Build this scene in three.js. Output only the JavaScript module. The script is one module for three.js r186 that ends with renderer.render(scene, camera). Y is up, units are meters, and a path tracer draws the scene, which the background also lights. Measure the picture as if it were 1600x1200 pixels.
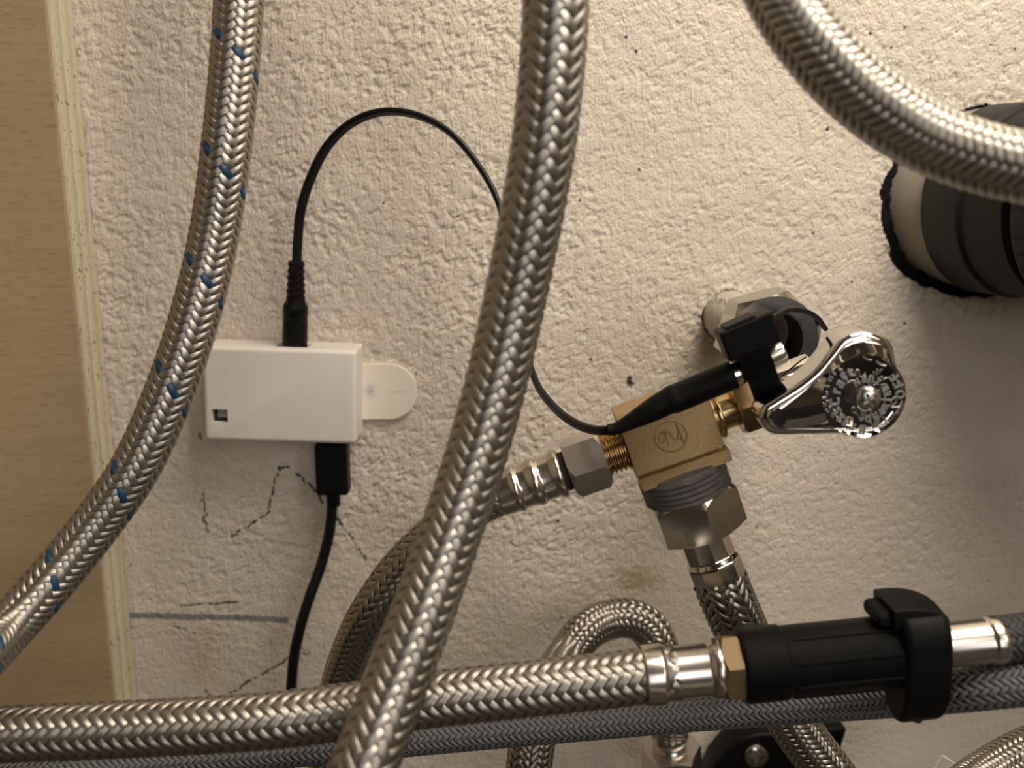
import * as THREE from 'three';
import { RoundedBoxGeometry } from 'three/addons/geometries/RoundedBoxGeometry.js';
import { TextGeometry } from 'three/addons/geometries/TextGeometry.js';
import { FontLoader } from 'three/addons/loaders/FontLoader.js';
import { mergeGeometries, toCreasedNormals as creasedNormals } from 'three/addons/utils/BufferGeometryUtils.js';
import { RectAreaLightUniformsLib } from 'three/addons/lights/RectAreaLightUniformsLib.js';
import { Brush, Evaluator, INTERSECTION, SUBTRACTION, ADDITION } from 'three-bvh-csg';
import { createNoise2D, createNoise3D } from 'simplex-noise';

// ------------------------------------------------------------------ camera, exposure, large lights
const V = (x, y, z) => new THREE.Vector3(x, y, z);
const toCreasedNormals = (g, a) => creasedNormals(g.scale(20000, 20000, 20000), a).scale(1 / 20000, 1 / 20000, 1 / 20000);   // it joins corners on a coarse grid, so work enlarged
const scene = new THREE.Scene();
scene.background = new THREE.Color(0x000000);
const W = 1600, H = 1200, F = 1500;                       // focal length in pixels of the 1600 x 1200 frame
const EYE = V(0, 0.36, 0.30), PITCH = Math.atan(0.2), YAW = Math.atan(24 / 1500);
const FWD = V(Math.sin(YAW) * Math.cos(PITCH), -Math.sin(PITCH), -Math.cos(YAW) * Math.cos(PITCH));
const camera = new THREE.PerspectiveCamera(2 * Math.atan(H / 2 / F) * 180 / Math.PI, W / H, 0.01, 20);
camera.position.copy(EYE);
camera.lookAt(EYE.clone().add(FWD));
camera.focus = 0.235; camera.userData.fStop = 13;
const RIGHT = FWD.clone().cross(V(0, 1, 0)).normalize(), UP = RIGHT.clone().cross(FWD).normalize();

const renderer = new THREE.WebGLRenderer({ antialias: true });
renderer.toneMapping = THREE.LinearToneMapping;
renderer.toneMappingExposure = 0.86;
renderer.shadowMap.enabled = true;
RectAreaLightUniformsLib.init();

// pixel helpers: a point seen at (px, py) at depth d along the lens axis, or on the plane z = const off the wall
const ray = (px, py) => FWD.clone().addScaledVector(RIGHT, (px - W / 2) / F).addScaledVector(UP, (H / 2 - py) / F);
const atD = (px, py, d) => EYE.clone().addScaledVector(ray(px, py), d);
const at = (px, py, z) => { const r = ray(px, py); return EYE.clone().addScaledVector(r, (z - EYE.z) / r.z); };
const depthOf = (p) => p.clone().sub(EYE).dot(FWD);

function areaLight(name, pos, target, w, h, color, intensity) {
  const l = new THREE.RectAreaLight(color, intensity, w, h);
  l.name = name; l.position.copy(pos); l.lookAt(target); scene.add(l);
  return l;
}
const SCENE_MID = V(0.02, 0.3, 0.05);
// warm lamp hung inside the cabinet, upper right; daylight window across the kitchen
const LAMP = { pos: V(0.17, 0.70, 0.21), w: 0.24, h: 0.24, color: new THREE.Color(1.0, 0.89, 0.755), power: 14 };
const STAND = { pos: V(0.80, 0.98, 1.0), w: 0.55, h: 0.55, color: new THREE.Color(1.0, 0.91, 0.81), power: 4.8 };
const WINDOW = { pos: V(0.55, 0.9, 2.56), w: 1.0, h: 1.2, color: new THREE.Color(1.0, 0.95, 0.92), power: 2.6 };
areaLight('work_lamp_light', LAMP.pos, SCENE_MID, LAMP.w, LAMP.h, LAMP.color, LAMP.power);
areaLight('stand_lamp_light', STAND.pos, SCENE_MID, STAND.w, STAND.h, STAND.color, STAND.power);
areaLight('window_light', WINDOW.pos, V(WINDOW.pos.x, WINDOW.pos.y, 0), WINDOW.w, WINDOW.h, WINDOW.color, WINDOW.power);

// ------------------------------------------------------------------ helpers
let seed = 12345;
const rnd = () => { seed = (seed + 0x6d2b79f5) | 0; let t = Math.imul(seed ^ (seed >>> 15), 1 | seed); t = (t + Math.imul(t ^ (t >>> 7), 61 | t)) ^ t; return ((t ^ (t >>> 14)) >>> 0) / 4294967296; };
const n2 = createNoise2D(rnd), n2b = createNoise2D(rnd), n3 = createNoise3D(rnd);
const sstep = (a, b, x) => { const t = Math.min(1, Math.max(0, (x - a) / (b - a))); return t * t * (3 - 2 * t); };
const mix = (a, b, t) => a + (b - a) * t;
const used = new Map();
function numbered(name) { const n = used.get(name) || 0; used.set(name, n + 1); return n ? name + '_' + String(n).padStart(3, '0') : name; }
function tag(o, label, category, group) { o.userData.label = label; o.userData.category = category; if (group) o.userData.group = group; return o; }
function thing(name, label, category, base, group) {
  const o = new THREE.Group(); o.name = numbered(name); o.position.copy(base); scene.add(o);
  o._base = base.clone();
  return tag(o, label, category, group);
}
const baseOf = (p) => { while (p && !p._base) p = p.parent; return p ? p._base : V(0, 0, 0); };
function part(parent, name, geo, mat, extra) {
  const b = baseOf(parent), g = geo.clone(); g.translate(-b.x, -b.y, -b.z);
  const m = new THREE.Mesh(g, mat); m.name = name; m.castShadow = m.receiveShadow = true; parent.add(m);
  if (extra) Object.assign(m.userData, extra);
  return m;
}
function single(name, geo, mat, base, label, category, group) {
  const g = geo.clone(); g.translate(-base.x, -base.y, -base.z);
  const m = new THREE.Mesh(g, mat); m.name = numbered(name); m.position.copy(base); m._base = base.clone(); m.castShadow = m.receiveShadow = true; scene.add(m);
  return tag(m, label, category, group);
}
function struct(name, geo, mat) {
  const m = new THREE.Mesh(geo, mat); m.name = numbered(name); m.userData.kind = 'structure'; m.castShadow = m.receiveShadow = true; scene.add(m);
  return m;
}
const frameM = (o, X, Y, Z) => new THREE.Matrix4().makeBasis(X, Y, Z).setPosition(o);
function basisFor(dir, ref = V(0, 0, 1)) {                // Y along dir, Z as near to ref as it can be
  const Y = dir.clone().normalize(), Z = ref.clone().addScaledVector(Y, -ref.dot(Y)).normalize(), X = Y.clone().cross(Z);
  return [X, Y, Z];
}
const along = (geo, p, dir, ref) => geo.applyMatrix4(frameM(p, ...basisFor(dir, ref)));
function lathe(p, dir, profile, seg = 48, ref) {          // profile rows: [radius, distance along dir]
  const g = new THREE.LatheGeometry(profile.map(([r, s]) => new THREE.Vector2(Math.max(r, 1e-6), s)), seg);
  return along(toCreasedNormals(g.toNonIndexed(), 0.6), p, dir, ref);
}
// profile with small rounded corners: rows [r, s]; every inner corner is chamfered by c
function soften(rows, c) {
  const out = [];
  rows.forEach((p, i) => {
    if (i === 0 || i === rows.length - 1) { out.push(p); return; }
    const a = rows[i - 1], b = rows[i + 1], la = Math.hypot(a[0] - p[0], a[1] - p[1]), lb = Math.hypot(b[0] - p[0], b[1] - p[1]);
    const ca = Math.min(c, la / 2.2), cb = Math.min(c, lb / 2.2), A = [p[0] + (a[0] - p[0]) * ca / la, p[1] + (a[1] - p[1]) * ca / la], B = [p[0] + (b[0] - p[0]) * cb / lb, p[1] + (b[1] - p[1]) * cb / lb];
    for (const t of [0, 0.33, 0.67, 1]) out.push([(1 - t) ** 2 * A[0] + 2 * t * (1 - t) * p[0] + t * t * B[0], (1 - t) ** 2 * A[1] + 2 * t * (1 - t) * p[1] + t * t * B[1]]);
  });
  return out;
}
const csg = new Evaluator(); csg.attributes = ['position', 'normal']; csg.useGroups = false;
const brush = (g) => { const q = g.index ? g.toNonIndexed() : g.clone(); for (const k of Object.keys(q.attributes)) if (k !== 'position' && k !== 'normal') q.deleteAttribute(k); const b = new Brush(q); b.updateMatrixWorld(); return b; };
const op = (a, b, o) => { const r = csg.evaluate(brush(a), brush(b), o).geometry; r.clearGroups?.(); return r; };
const crease = (g, a = 0.5) => { const q = g.index ? g.toNonIndexed() : g; return toCreasedNormals(q, a); };
function hexNut(p, dir, ref, R, h, chamferA = 0.12, chamferB = 0.12, turn = 0, bore = 0) {   // hex prism with turned corners; a corner lies `turn` radians from the X axis
  const hex = new THREE.CylinderGeometry(R, R, h, 6, 1).rotateY(Math.PI / 2 + turn).translate(0, h / 2, 0);
  const rc = R * 1.005, ri = R * 0.865;
  const barrel = new THREE.LatheGeometry([[1e-6, -0.0001], [ri * 0.985, -0.0001], [ri, 0], [rc, chamferA * R], [rc, h - chamferB * R], [ri, h], [ri * 0.985, h + 0.0001], [1e-6, h + 0.0001]].map(([a, b]) => new THREE.Vector2(a, b)), 60);
  let g = op(hex, barrel, INTERSECTION);
  if (bore) g = op(g, new THREE.CylinderGeometry(bore, bore, h * 3, 40), SUBTRACTION);
  return along(crease(g, 0.35), p, dir, ref);
}
function tube(pts, r, seg = 120, rad = 16, closed = false) {
  return new THREE.TubeGeometry(new THREE.CatmullRomCurve3(pts, closed, 'centripetal'), seg, r, rad, closed);
}
function box(center, X, Y, Z, sx, sy, sz, r = 0.0004, seg = 2) {
  const g = new RoundedBoxGeometry(sx, sy, sz, seg, Math.min(r, sx / 2.1, sy / 2.1, sz / 2.1));
  return g.applyMatrix4(frameM(center, X, Y, Z));
}
const EX = V(1, 0, 0), EY = V(0, 1, 0), EZ = V(0, 0, 1);
const plain = (g) => { const q = g.index ? g.toNonIndexed() : g.clone(); for (const k of Object.keys(q.attributes)) if (!['position', 'normal', 'uv'].includes(k)) q.deleteAttribute(k); if (!q.attributes.uv) q.setAttribute('uv', new THREE.BufferAttribute(new Float32Array(q.attributes.position.count * 2), 2)); return q; };
const merge = (list) => mergeGeometries(list.map(plain));
// triplanar-like uv in metres for machined pieces
function boxUV(g) {
  const q = g.index ? g.toNonIndexed() : g, p = q.attributes.position, n = q.attributes.normal, uv = new Float32Array(p.count * 2);
  for (let i = 0; i < p.count; i++) {
    const ax = Math.abs(n.getX(i)), ay = Math.abs(n.getY(i)), az = Math.abs(n.getZ(i));
    const [a, b] = az >= ax && az >= ay ? [p.getX(i), p.getY(i)] : ax >= ay ? [p.getZ(i), p.getY(i)] : [p.getX(i), p.getZ(i)];
    uv[2 * i] = a; uv[2 * i + 1] = b;
  }
  q.setAttribute('uv', new THREE.BufferAttribute(uv, 2));
  return q;
}

// ------------------------------------------------------------------ textures and materials
function dataTex(w, h, f, srgb = false, rx = 1, ry = 1) {
  const d = new Uint8Array(w * h * 4);
  for (let y = 0; y < h; y++) for (let x = 0; x < w; x++) {
    const v = f(x / w, y / h, x, y), i = (y * w + x) * 4;
    if (typeof v === 'number') d[i] = d[i + 1] = d[i + 2] = Math.max(0, Math.min(255, v * 255)); else for (let c = 0; c < 3; c++) d[i + c] = Math.max(0, Math.min(255, v[c] * 255));
    d[i + 3] = 255;
  }
  const t = new THREE.DataTexture(d, w, h, THREE.RGBAFormat);
  t.wrapS = t.wrapT = THREE.RepeatWrapping; t.magFilter = THREE.LinearFilter; t.minFilter = THREE.LinearFilter; t.repeat.set(rx, ry);
  if (srgb) t.colorSpace = THREE.SRGBColorSpace;
  t.needsUpdate = true;
  return t;
}
// tileable noise: a torus walked in two 2-D planes
const tn = (u, v, f, o = 0) => { const a = u * 2 * Math.PI, b = v * 2 * Math.PI, r = f / (2 * Math.PI); return 0.5 * (n3(Math.cos(a) * r + o, Math.sin(a) * r, Math.cos(b) * r) + n3(Math.sin(b) * r + o + 9, Math.cos(a) * r + 3, Math.sin(a) * r)); };
const grainTex = dataTex(512, 512, (u, v) => 0.5 + 0.28 * tn(u, v, 60) + 0.2 * tn(u, v, 130, 20) + 0.12 * (rnd() - 0.5));
const rep = (t, mPerTile) => { const c = t.clone(); c.repeat.set(1 / mPerTile, 1 / mPerTile); c.needsUpdate = true; return c; };
const smudgeTex = dataTex(512, 512, (u, v) => 0.5 + 0.35 * tn(u, v, 8, 4) + 0.25 * tn(u, v, 26, 7));
const std = (o) => new THREE.MeshStandardMaterial(o), phys = (o) => new THREE.MeshPhysicalMaterial(o), C = (r, g, b) => new THREE.Color(r, g, b);
const wireTex = dataTex(64, 4, (u) => 0.5 - 0.5 * Math.cos(u * 2 * Math.PI * 5));
const M = {
  steelBraid: std({ color: C(0.43, 0.405, 0.365), metalness: 1, roughness: 0.36, bumpMap: wireTex, bumpScale: 0.00004 }),
  steelBraidFine: std({ color: C(0.40, 0.375, 0.335), metalness: 1, roughness: 0.3, bumpMap: wireTex, bumpScale: 0.00003 }),
  blueStrand: std({ color: C(0.004, 0.045, 0.11), roughness: 0.4, bumpMap: wireTex, bumpScale: 0.00004 }),
  liner: std({ color: C(0.03, 0.026, 0.022), roughness: 0.8 }),
  nylon: std({ color: C(0.15, 0.15, 0.155), roughness: 0.5, bumpMap: wireTex, bumpScale: 0.00003 }),
  nylonDark: std({ color: C(0.05, 0.05, 0.052), roughness: 0.5, bumpMap: wireTex, bumpScale: 0.00003 }),
  nylonLiner: std({ color: C(0.008, 0.008, 0.008), roughness: 0.8 }),
  ferrule: std({ color: C(0.62, 0.58, 0.53), metalness: 1, roughness: 0.24, roughnessMap: null }),
  nickel: std({ color: C(0.66, 0.61, 0.56), metalness: 1, roughness: 0.3, bumpMap: rep(grainTex, 0.02), bumpScale: 0.00003 }),
  chrome: std({ color: C(0.72, 0.70, 0.67), metalness: 1, roughness: 0.06 }),
  chromeNut: std({ color: C(0.52, 0.50, 0.47), metalness: 1, roughness: 0.16, bumpMap: rep(grainTex, 0.02), bumpScale: 0.000015 }),
  brassCast: std({ color: C(0.50, 0.355, 0.18), metalness: 0.72, roughness: 0.46, bumpMap: rep(grainTex, 0.02), bumpScale: 0.00009 }),
  brass: std({ color: C(0.56, 0.40, 0.20), metalness: 1, roughness: 0.25 }),
  brassDull: std({ color: C(0.20, 0.145, 0.075), metalness: 0.7, roughness: 0.55, bumpMap: rep(grainTex, 0.03), bumpScale: 0.00006 }),
  tape: std({ color: C(0.115, 0.105, 0.098), roughness: 0.65, bumpMap: rep(grainTex, 0.03), bumpScale: 0.00004 }),
  blackPlastic: phys({ color: C(0.0022, 0.0022, 0.0024), roughness: 0.42, specularIntensity: 0.35, bumpMap: rep(grainTex, 0.012), bumpScale: 0.00003 }),
  blackMatte: phys({ color: C(0.004, 0.0039, 0.0039), roughness: 0.5, specularIntensity: 0.35, bumpMap: rep(grainTex, 0.012), bumpScale: 0.00004 }),
  cableBlack: phys({ color: C(0.004, 0.004, 0.004), roughness: 0.4, specularIntensity: 0.6 }),
  abs: phys({ color: C(0.006, 0.0058, 0.0056), roughness: 0.42, specularIntensity: 0.7, bumpMap: rep(grainTex, 0.02), bumpScale: 0.00003 }),
  whiteBox: std({ color: C(0.78, 0.74, 0.69), roughness: 0.5, bumpMap: rep(grainTex, 0.008), bumpScale: 0.00002 }),
};

// ------------------------------------------------------------------ the wall
const WX0 = -0.21, WX1 = 0.21, WY0 = 0.13, WY1 = 0.46, WZ = 0;
const wallPx = (px, py) => { const p = at(px, py, 0); return [p.x, p.y]; };
// drain pipe axis: leaves the wall turned 20 degrees to the right
const DR = 0.0275, DDIR = V(Math.sin(0.35), -0.03, Math.cos(0.35)).normalize();
const DRIM = at(1636, 316, 0.02), D0 = DRIM.clone().addScaledVector(DDIR, -0.02 / DDIR.z);
const STUB = at(1140, 495, 0), SR = 0.0083;
const drainHole = [];
for (let i = 0; i < 90; i++) {
  const a = i / 90 * 2 * Math.PI, c = Math.cos(a), s = Math.sin(a);
  const low = sstep(-0.2, -0.8, s) * sstep(0.9, -0.2, c), left = sstep(-0.4, -0.9, c);
  const gap = 0.0008 + 0.0030 * left + 0.0022 * low + 0.0009 * n2(c * 3 + 5, s * 3) + 0.0005 * n2(c * 11, s * 11);
  drainHole.push([D0.x + c * (DR / 0.94 + gap), D0.y + s * (DR + gap)]);
}
const stubHole = [];
for (let i = 0; i < 48; i++) { const a = i / 48 * 2 * Math.PI, r = SR + 0.0002 + 0.0005 * Math.max(0, n2(Math.cos(a) * 2 + 30, Math.sin(a) * 2)); stubHole.push([STUB.x + Math.cos(a) * r, STUB.y + Math.sin(a) * r]); }
const inside = (poly, x, y) => { let c = false; for (let i = 0, j = poly.length - 1; i < poly.length; j = i++) { const [xi, yi] = poly[i], [xj, yj] = poly[j]; if ((yi > y) !== (yj > y) && x < (xj - xi) * (y - yi) / (yj - yi) + xi) c = !c; } return c; };
const [cx1, cy1] = wallPx(1440, 440);
function relief(x, y) {                                    // height of the plaster in metres
  const X = x * 1000, Y = y * 1000;                        // millimetres
  const px = (x + 0.15) / 0.30;                            // 0 left .. 1 right
  const rough = mix(1.05, 0.68, sstep(0.45, 0.75, px)) * (1 - 0.55 * sstep(0.27, 0.2, y)) * (1 - 0.35 * sstep(0.4, -0.5, n2(X / 60, Y / 60 + 4)));
  const wx = X + 0.9 * n2(X / 3.1 + 40, Y / 3.1), wy = Y + 0.9 * n2(X / 3.1, Y / 3.1 + 40);
  const a = n2(wx / 5.2, wy / 5.2) + 0.5 * n2(wx / 2.3 + 7, wy / 2.3);
  const b = n2b(wx / 1.9, wy / 1.9) + 0.4 * n2b(wx / 0.9, wy / 0.9 + 8);
  const flat = sstep(-0.28, -0.02, a + 0.25 * n2b(X / 17, Y / 17 + 70));
  let h = rough * (0.42 * flat + 0.42 * (1 - 0.72 * flat) * sstep(-0.05, 0.35, b) + 0.2 * (1 - 0.7 * flat) * n2(wx / 1.15 + 3, wy / 1.15) + 0.05 * n2(X / 0.8, Y / 0.8));
  h += 0.5 * n2(X / 90, Y / 90) + 0.12 * n2b(X / 22, Y / 22);
  // troweled ridges and torn plaster on the right
  const tear = sstep(0.62, 0.95, px) * sstep(0.33, 0.40, y);
  h += tear * 0.22 * Math.max(0, n2(X / 3.2 + 60, Y / 8)) - tear * 0.2 * sstep(0.62, 0.8, n2(X / 4 + 90, Y / 6));
  // crumbled lip round the drain hole
  const ex = (x - D0.x) / (DR / 0.94), ey = (y - D0.y) / DR, e = Math.hypot(ex, ey);
  const lip = 0.8 * sstep(1.42, 1.06, e) * (0.35 + 0.65 * sstep(-0.1, -0.7, ey)) * sstep(0.8, -0.2, ex);
  h += lip * (0.9 * Math.max(-0.6, n2(X / 5 + 11, Y / 5)) + 0.6 * n2b(X / 2.2, Y / 2.2) + 0.25 * n2(X / 0.9, Y / 0.9) + 0.3);
  const q = Math.hypot(x - STUB.x, y - STUB.y) / SR, sl = sstep(1.75, 1.05, q);
  h += sl * (0.45 * n2b(X / 2.6, Y / 2.6) + 0.15 * n2(X / 0.9, Y / 0.9));
  return h / 1000;
}
// colour map of the wall: cream paint, specks, pencil scribbles, a grey marker line, bare torn plaster
const CW = 2048, CH = Math.round(CW * (WY1 - WY0) / (WX1 - WX0));
const canvas = document.createElement('canvas'); canvas.width = CW; canvas.height = CH;
const ctx = canvas.getContext('2d');
const K = CW / (WX1 - WX0), toC = (px, py) => { const [x, y] = wallPx(px, py); return [(x - WX0) * K, (WY1 - y) * K]; };
{
  const img = ctx.createImageData(CW, CH), d = img.data;
  for (let y = 0; y < CH; y++) for (let x = 0; x < CW; x++) {
    const X = x / K * 1000, Y = y / K * 1000, wx = WX0 + x / K, wy = WY1 - y / K;
    let t = 0.5 + 0.2 * n2(X / 40, Y / 40) + 0.16 * n2b(X / 11, Y / 11) + 0.1 * n2(X / 3, Y / 3);
    let r = 211 + 9 * t, g = 201 + 9 * t, b = 187 + 8 * t;
    const grey = sstep(0.35, 0.75, n2(X / 28 + 31, Y / 28)) * 0.25; r -= 10 * grey; g -= 8 * grey; b -= 2 * grey;
    const e = Math.hypot((wx - D0.x) / (DR / 0.94), (wy - D0.y) / DR);
    const bare = 0.8 * sstep(1.34, 1.08, e + 0.16 * n2(X / 4, Y / 4)) * sstep(0.0, 0.5, n2b(X / 2.4, Y / 2.4) + 0.35);
    r = mix(r, 186, bare); g = mix(g, 178, bare); b = mix(b, 164, bare);
    const dirt = sstep(0.5, 0.8, n2(X / 1.3, Y / 1.3)) * (0.5 * bare + 0.25 * sstep(0.55, 0.8, n2b(X / 14 + 50, Y / 14)) * sstep(0.05, 0.12, wx));
    r -= 70 * dirt; g -= 68 * dirt; b -= 62 * dirt;
    const i = (y * CW + x) * 4; d[i] = r; d[i + 1] = g; d[i + 2] = b; d[i + 3] = 255;
  }
  ctx.putImageData(img, 0, 0);
  const blob = (x, y, r, col) => { ctx.fillStyle = col; ctx.beginPath(); const n = 7; for (let i = 0; i < n; i++) { const a = i / n * 6.283, q = r * (0.6 + 0.7 * rnd()); ctx.lineTo(x + q * Math.cos(a), y + q * Math.sin(a)); } ctx.fill(); };
  // dark specks
  for (let i = 0; i < 190; i++) { const x = rnd() * CW, y = rnd() * CH, right = sstep(0.3, 0.8, x / CW); if (rnd() > 0.25 + 0.75 * right) continue; blob(x, y, 0.6 + 1.7 * rnd() * rnd(), `rgba(52,44,36,${0.45 + 0.5 * rnd()})`); }
  for (const [px, py, r] of [[978, 58, 2.4], [994, 80, 2.6], [999, 265, 2.4], [906, 313, 2], [923, 561, 2.6], [715, 338, 1.8], [599, 318, 1.8], [690, 441, 1.8], [573, 480, 1.6], [872, 813, 2.6], [1292, 202, 3], [1207, 63, 2.2], [1393, 74, 2.4], [1360, 52, 2], [1270, 365, 2], [1412, 505, 2.4], [1330, 440, 1.8], [620, 653, 2], [650, 583, 2.2], [877, 964, 2], [732, 916, 1.6], [819, 916, 1.6]]) { const [x, y] = toC(px, py); blob(x, y, r, 'rgba(28,24,20,0.95)'); }
  // broken pencil scribbles: flecks along lines
  const scribble = (pts, w, density, spread) => {
    for (let k = 0; k + 1 < pts.length; k++) {
      const [ax, ay] = toC(...pts[k]), [bx, by] = toC(...pts[k + 1]), L = Math.hypot(bx - ax, by - ay), dx = (bx - ax) / L, dy = (by - ay) / L;
      for (let s = 0; s < L; s += 2.2) {
        if (0.7 * n2(s / 5 + k * 17 + ax, ay / 5) + 1.1 * (rnd() - 0.5) > density - 0.25) continue;
        const o = (rnd() - 0.5) * spread;
        const x = ax + dx * s - dy * o, y = ay + dy * s + dx * o, l = 1.5 + 3 * rnd();
        ctx.strokeStyle = `rgba(24,22,22,${0.7 + 0.3 * rnd()})`; ctx.lineWidth = w * (0.7 + 0.9 * rnd()); ctx.lineCap = 'round';
        ctx.beginPath(); ctx.moveTo(x, y); ctx.lineTo(x + dx * l + (rnd() - 0.5) * 1.5, y + dy * l + (rnd() - 0.5) * 1.5); ctx.stroke();
      }
    }
  };
  scribble([[316, 770], [321, 790], [320, 812], [325, 832]], 1.7, 0.35, 7);
  scribble([[361, 838], [395, 816], [419, 802], [424, 780], [430, 755], [437, 730], [451, 727]], 1.8, 0.45, 4);
  scribble([[461, 737], [478, 752], [497, 768], [505, 785]], 2.2, 0.5, 4);
  scribble([[525, 808], [543, 832], [557, 850], [571, 874]], 1.8, 0.2, 3);
  scribble([[283, 945], [310, 943], [345, 942], [371, 940]], 1.7, 0.5, 2);
  scribble([[272, 977], [290, 983], [310, 990]], 1.5, 0.25, 3);
  scribble([[357, 1085], [385, 1066], [420, 1048], [452, 1027]], 1.8, 0.4, 4);
  scribble([[466, 1021], [484, 1021]], 1.4, 0.4, 2);
  scribble([[320, 1078], [328, 1086]], 1.6, 0.5, 4);
  scribble([[312, 673], [315, 684]], 1.6, 0.5, 3);
  scribble([[1152, 65], [1140, 165], [1131, 215], [1126, 272]], 0.35, -0.1, 1.2);
  scribble([[1025, 180], [1022, 215]], 0.8, 0.1, 2);
  // tiny dirt flecks and scratches on the torn upper right
  for (let i = 0; i < 45; i++) { const px = 1330 + 270 * rnd(), py = 10 + 150 * rnd() + (px - 1330) * 0.25; const [x, y] = toC(px, py); blob(x, y, 0.8 + 2.2 * rnd() * rnd(), 'rgba(70,62,52,0.6)'); }
  for (let i = 0; i < 22; i++) { const px = 980 + 10 * rnd(), py = 590 + 14 * rnd(); const [x, y] = toC(px, py); blob(x, y, 1 + 2 * rnd(), 'rgba(40,34,28,0.8)'); }
  // grey marker line
  ctx.strokeStyle = 'rgba(128,126,127,0.92)'; ctx.lineCap = 'butt';
  const mk = [[203, 961], [240, 961], [300, 963], [350, 964], [400, 966], [450, 969]];
  for (let k = 0; k + 1 < mk.length; k++) { const [ax, ay] = toC(...mk[k]), [bx, by] = toC(...mk[k + 1]); for (let s = 0; s < 14; s++) { const t0 = s / 14, t1 = (s + 1.1) / 14; ctx.lineWidth = 10 + 1.8 * n2(k * 14 + s, 3.3) * 1; const w = 0.8 * n2((k * 14 + s) / 2, 9); ctx.beginPath(); ctx.moveTo(mix(ax, bx, t0), mix(ay, by, t0) + w); ctx.lineTo(mix(ax, bx, t1), mix(ay, by, t1) + w); ctx.stroke(); } }
  // pink crayon smear, brown stain near the hose loop
  for (const [px, py, rx, ry, col] of [[318, 1025, 34, 62, '196,150,128'], [1000, 905, 46, 20, '150,128,92']]) for (let i = 0; i < 260; i++) { const [x, y] = toC(px + (rnd() + rnd() - 1) * rx, py + (rnd() + rnd() - 1) * ry); blob(x, y, 2 + 7 * rnd(), `rgba(${col},0.05)`); }
}
const wallMap = new THREE.CanvasTexture(canvas); wallMap.colorSpace = THREE.SRGBColorSpace;
const wallMat = std({ map: wallMap, roughness: 0.72, bumpMap: rep(grainTex, 0.06), bumpScale: 0.00045 });
wallMap.wrapS = wallMap.wrapT = THREE.MirroredRepeatWrapping;
wallMap.repeat.set(1 / (WX1 - WX0), 1 / (WY1 - WY0)); wallMap.offset.set(-WX0 / (WX1 - WX0), -WY0 / (WY1 - WY0));
{
  const nx = 840, ny = 660, pos = new Float32Array((nx + 1) * (ny + 1) * 3), uv = new Float32Array((nx + 1) * (ny + 1) * 2), idx = [];
  const skip = new Uint8Array((nx + 1) * (ny + 1));
  for (let j = 0, i = 0; j <= ny; j++) for (let k = 0; k <= nx; k++, i++) {
    const x = mix(WX0, WX1, k / nx), y = mix(WY0, WY1, j / ny), border = Math.min(1, Math.min(k, nx - k, j, ny - j) / 12);
    pos[3 * i] = x; pos[3 * i + 1] = y; pos[3 * i + 2] = relief(x, y) * border; uv[2 * i] = x; uv[2 * i + 1] = y;
    if (Math.abs(x - D0.x) < 0.04 && Math.abs(y - D0.y) < 0.04) skip[i] = inside(drainHole, x, y) ? 1 : 0;
    if (Math.abs(x - STUB.x) < 0.012 && Math.abs(y - STUB.y) < 0.012) skip[i] = inside(stubHole, x, y) ? 1 : 0;
  }
  for (let j = 0; j < ny; j++) for (let k = 0; k < nx; k++) {
    const a = j * (nx + 1) + k, b = a + 1, c = a + nx + 1, d = c + 1;
    if (skip[a] + skip[b] + skip[c] + skip[d] > 1) continue;
    idx.push(a, b, d, a, d, c);
  }
  const g = new THREE.BufferGeometry(); g.setAttribute('position', new THREE.BufferAttribute(pos, 3)); g.setAttribute('uv', new THREE.BufferAttribute(uv, 2)); g.setIndex(idx); g.computeVertexNormals();
  const rimGeo = (poly, deep) => {                         // broken thickness of the plaster, seen in the gap
    const p = [], ix = [], n = poly.length, u = [];
    for (let r = 0; r < 6; r++) poly.forEach(([x, y], i) => { const j = r ? 0.0011 * n3(x * 900, y * 900, r * 1.7) : -0.0004; const cx = poly === drainHole ? D0.x : STUB.x, cy = poly === drainHole ? D0.y : STUB.y, l = Math.hypot(x - cx, y - cy); p.push(x + (x - cx) / l * (j + 0.0004), y + (y - cy) / l * (j + 0.0004), (r ? 0.0002 : relief(x, y)) - deep * r / 5); u.push(x, y); });
    for (let r = 0; r < 5; r++) for (let i = 0; i < n; i++) { const a = r * n + i, b = r * n + (i + 1) % n; ix.push(a, b, a + n, b, b + n, a + n); }
    const q = new THREE.BufferGeometry(); q.setAttribute('position', new THREE.Float32BufferAttribute(p, 3)); q.setAttribute('uv', new THREE.Float32BufferAttribute(u, 2)); q.setIndex(ix); q.computeVertexNormals(); return q;
  };
  const wall = struct('wall_back', mergeGeometries([g, rimGeo(drainHole, 0.013), rimGeo(stubHole, 0.013)]), wallMat);
  wall.userData.label = 'cream plaster wall with a knocked-down bumpy texture';
}
const stuccoTex = dataTex(1024, 1024, (u, v) => { const a = tn(u, v, 46, 2) + 0.5 * tn(u, v, 100, 12), b = tn(u, v, 120, 31); return 0.15 + 0.4 * sstep(-0.15, 0.08, a) + 0.35 * sstep(0, 0.3, b) + 0.08 * tn(u, v, 220, 44); });
const wallPaint = std({ color: C(0.67, 0.59, 0.485), roughness: 0.72, bumpMap: rep(stuccoTex, 0.24), bumpScale: 0.0009 });
const slab = (x0, x1, y0, y1, z0, z1) => boxUV(new THREE.BoxGeometry(x1 - x0, y1 - y0, z1 - z0).translate((x0 + x1) / 2, (y0 + y1) / 2, (z0 + z1) / 2));
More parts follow.
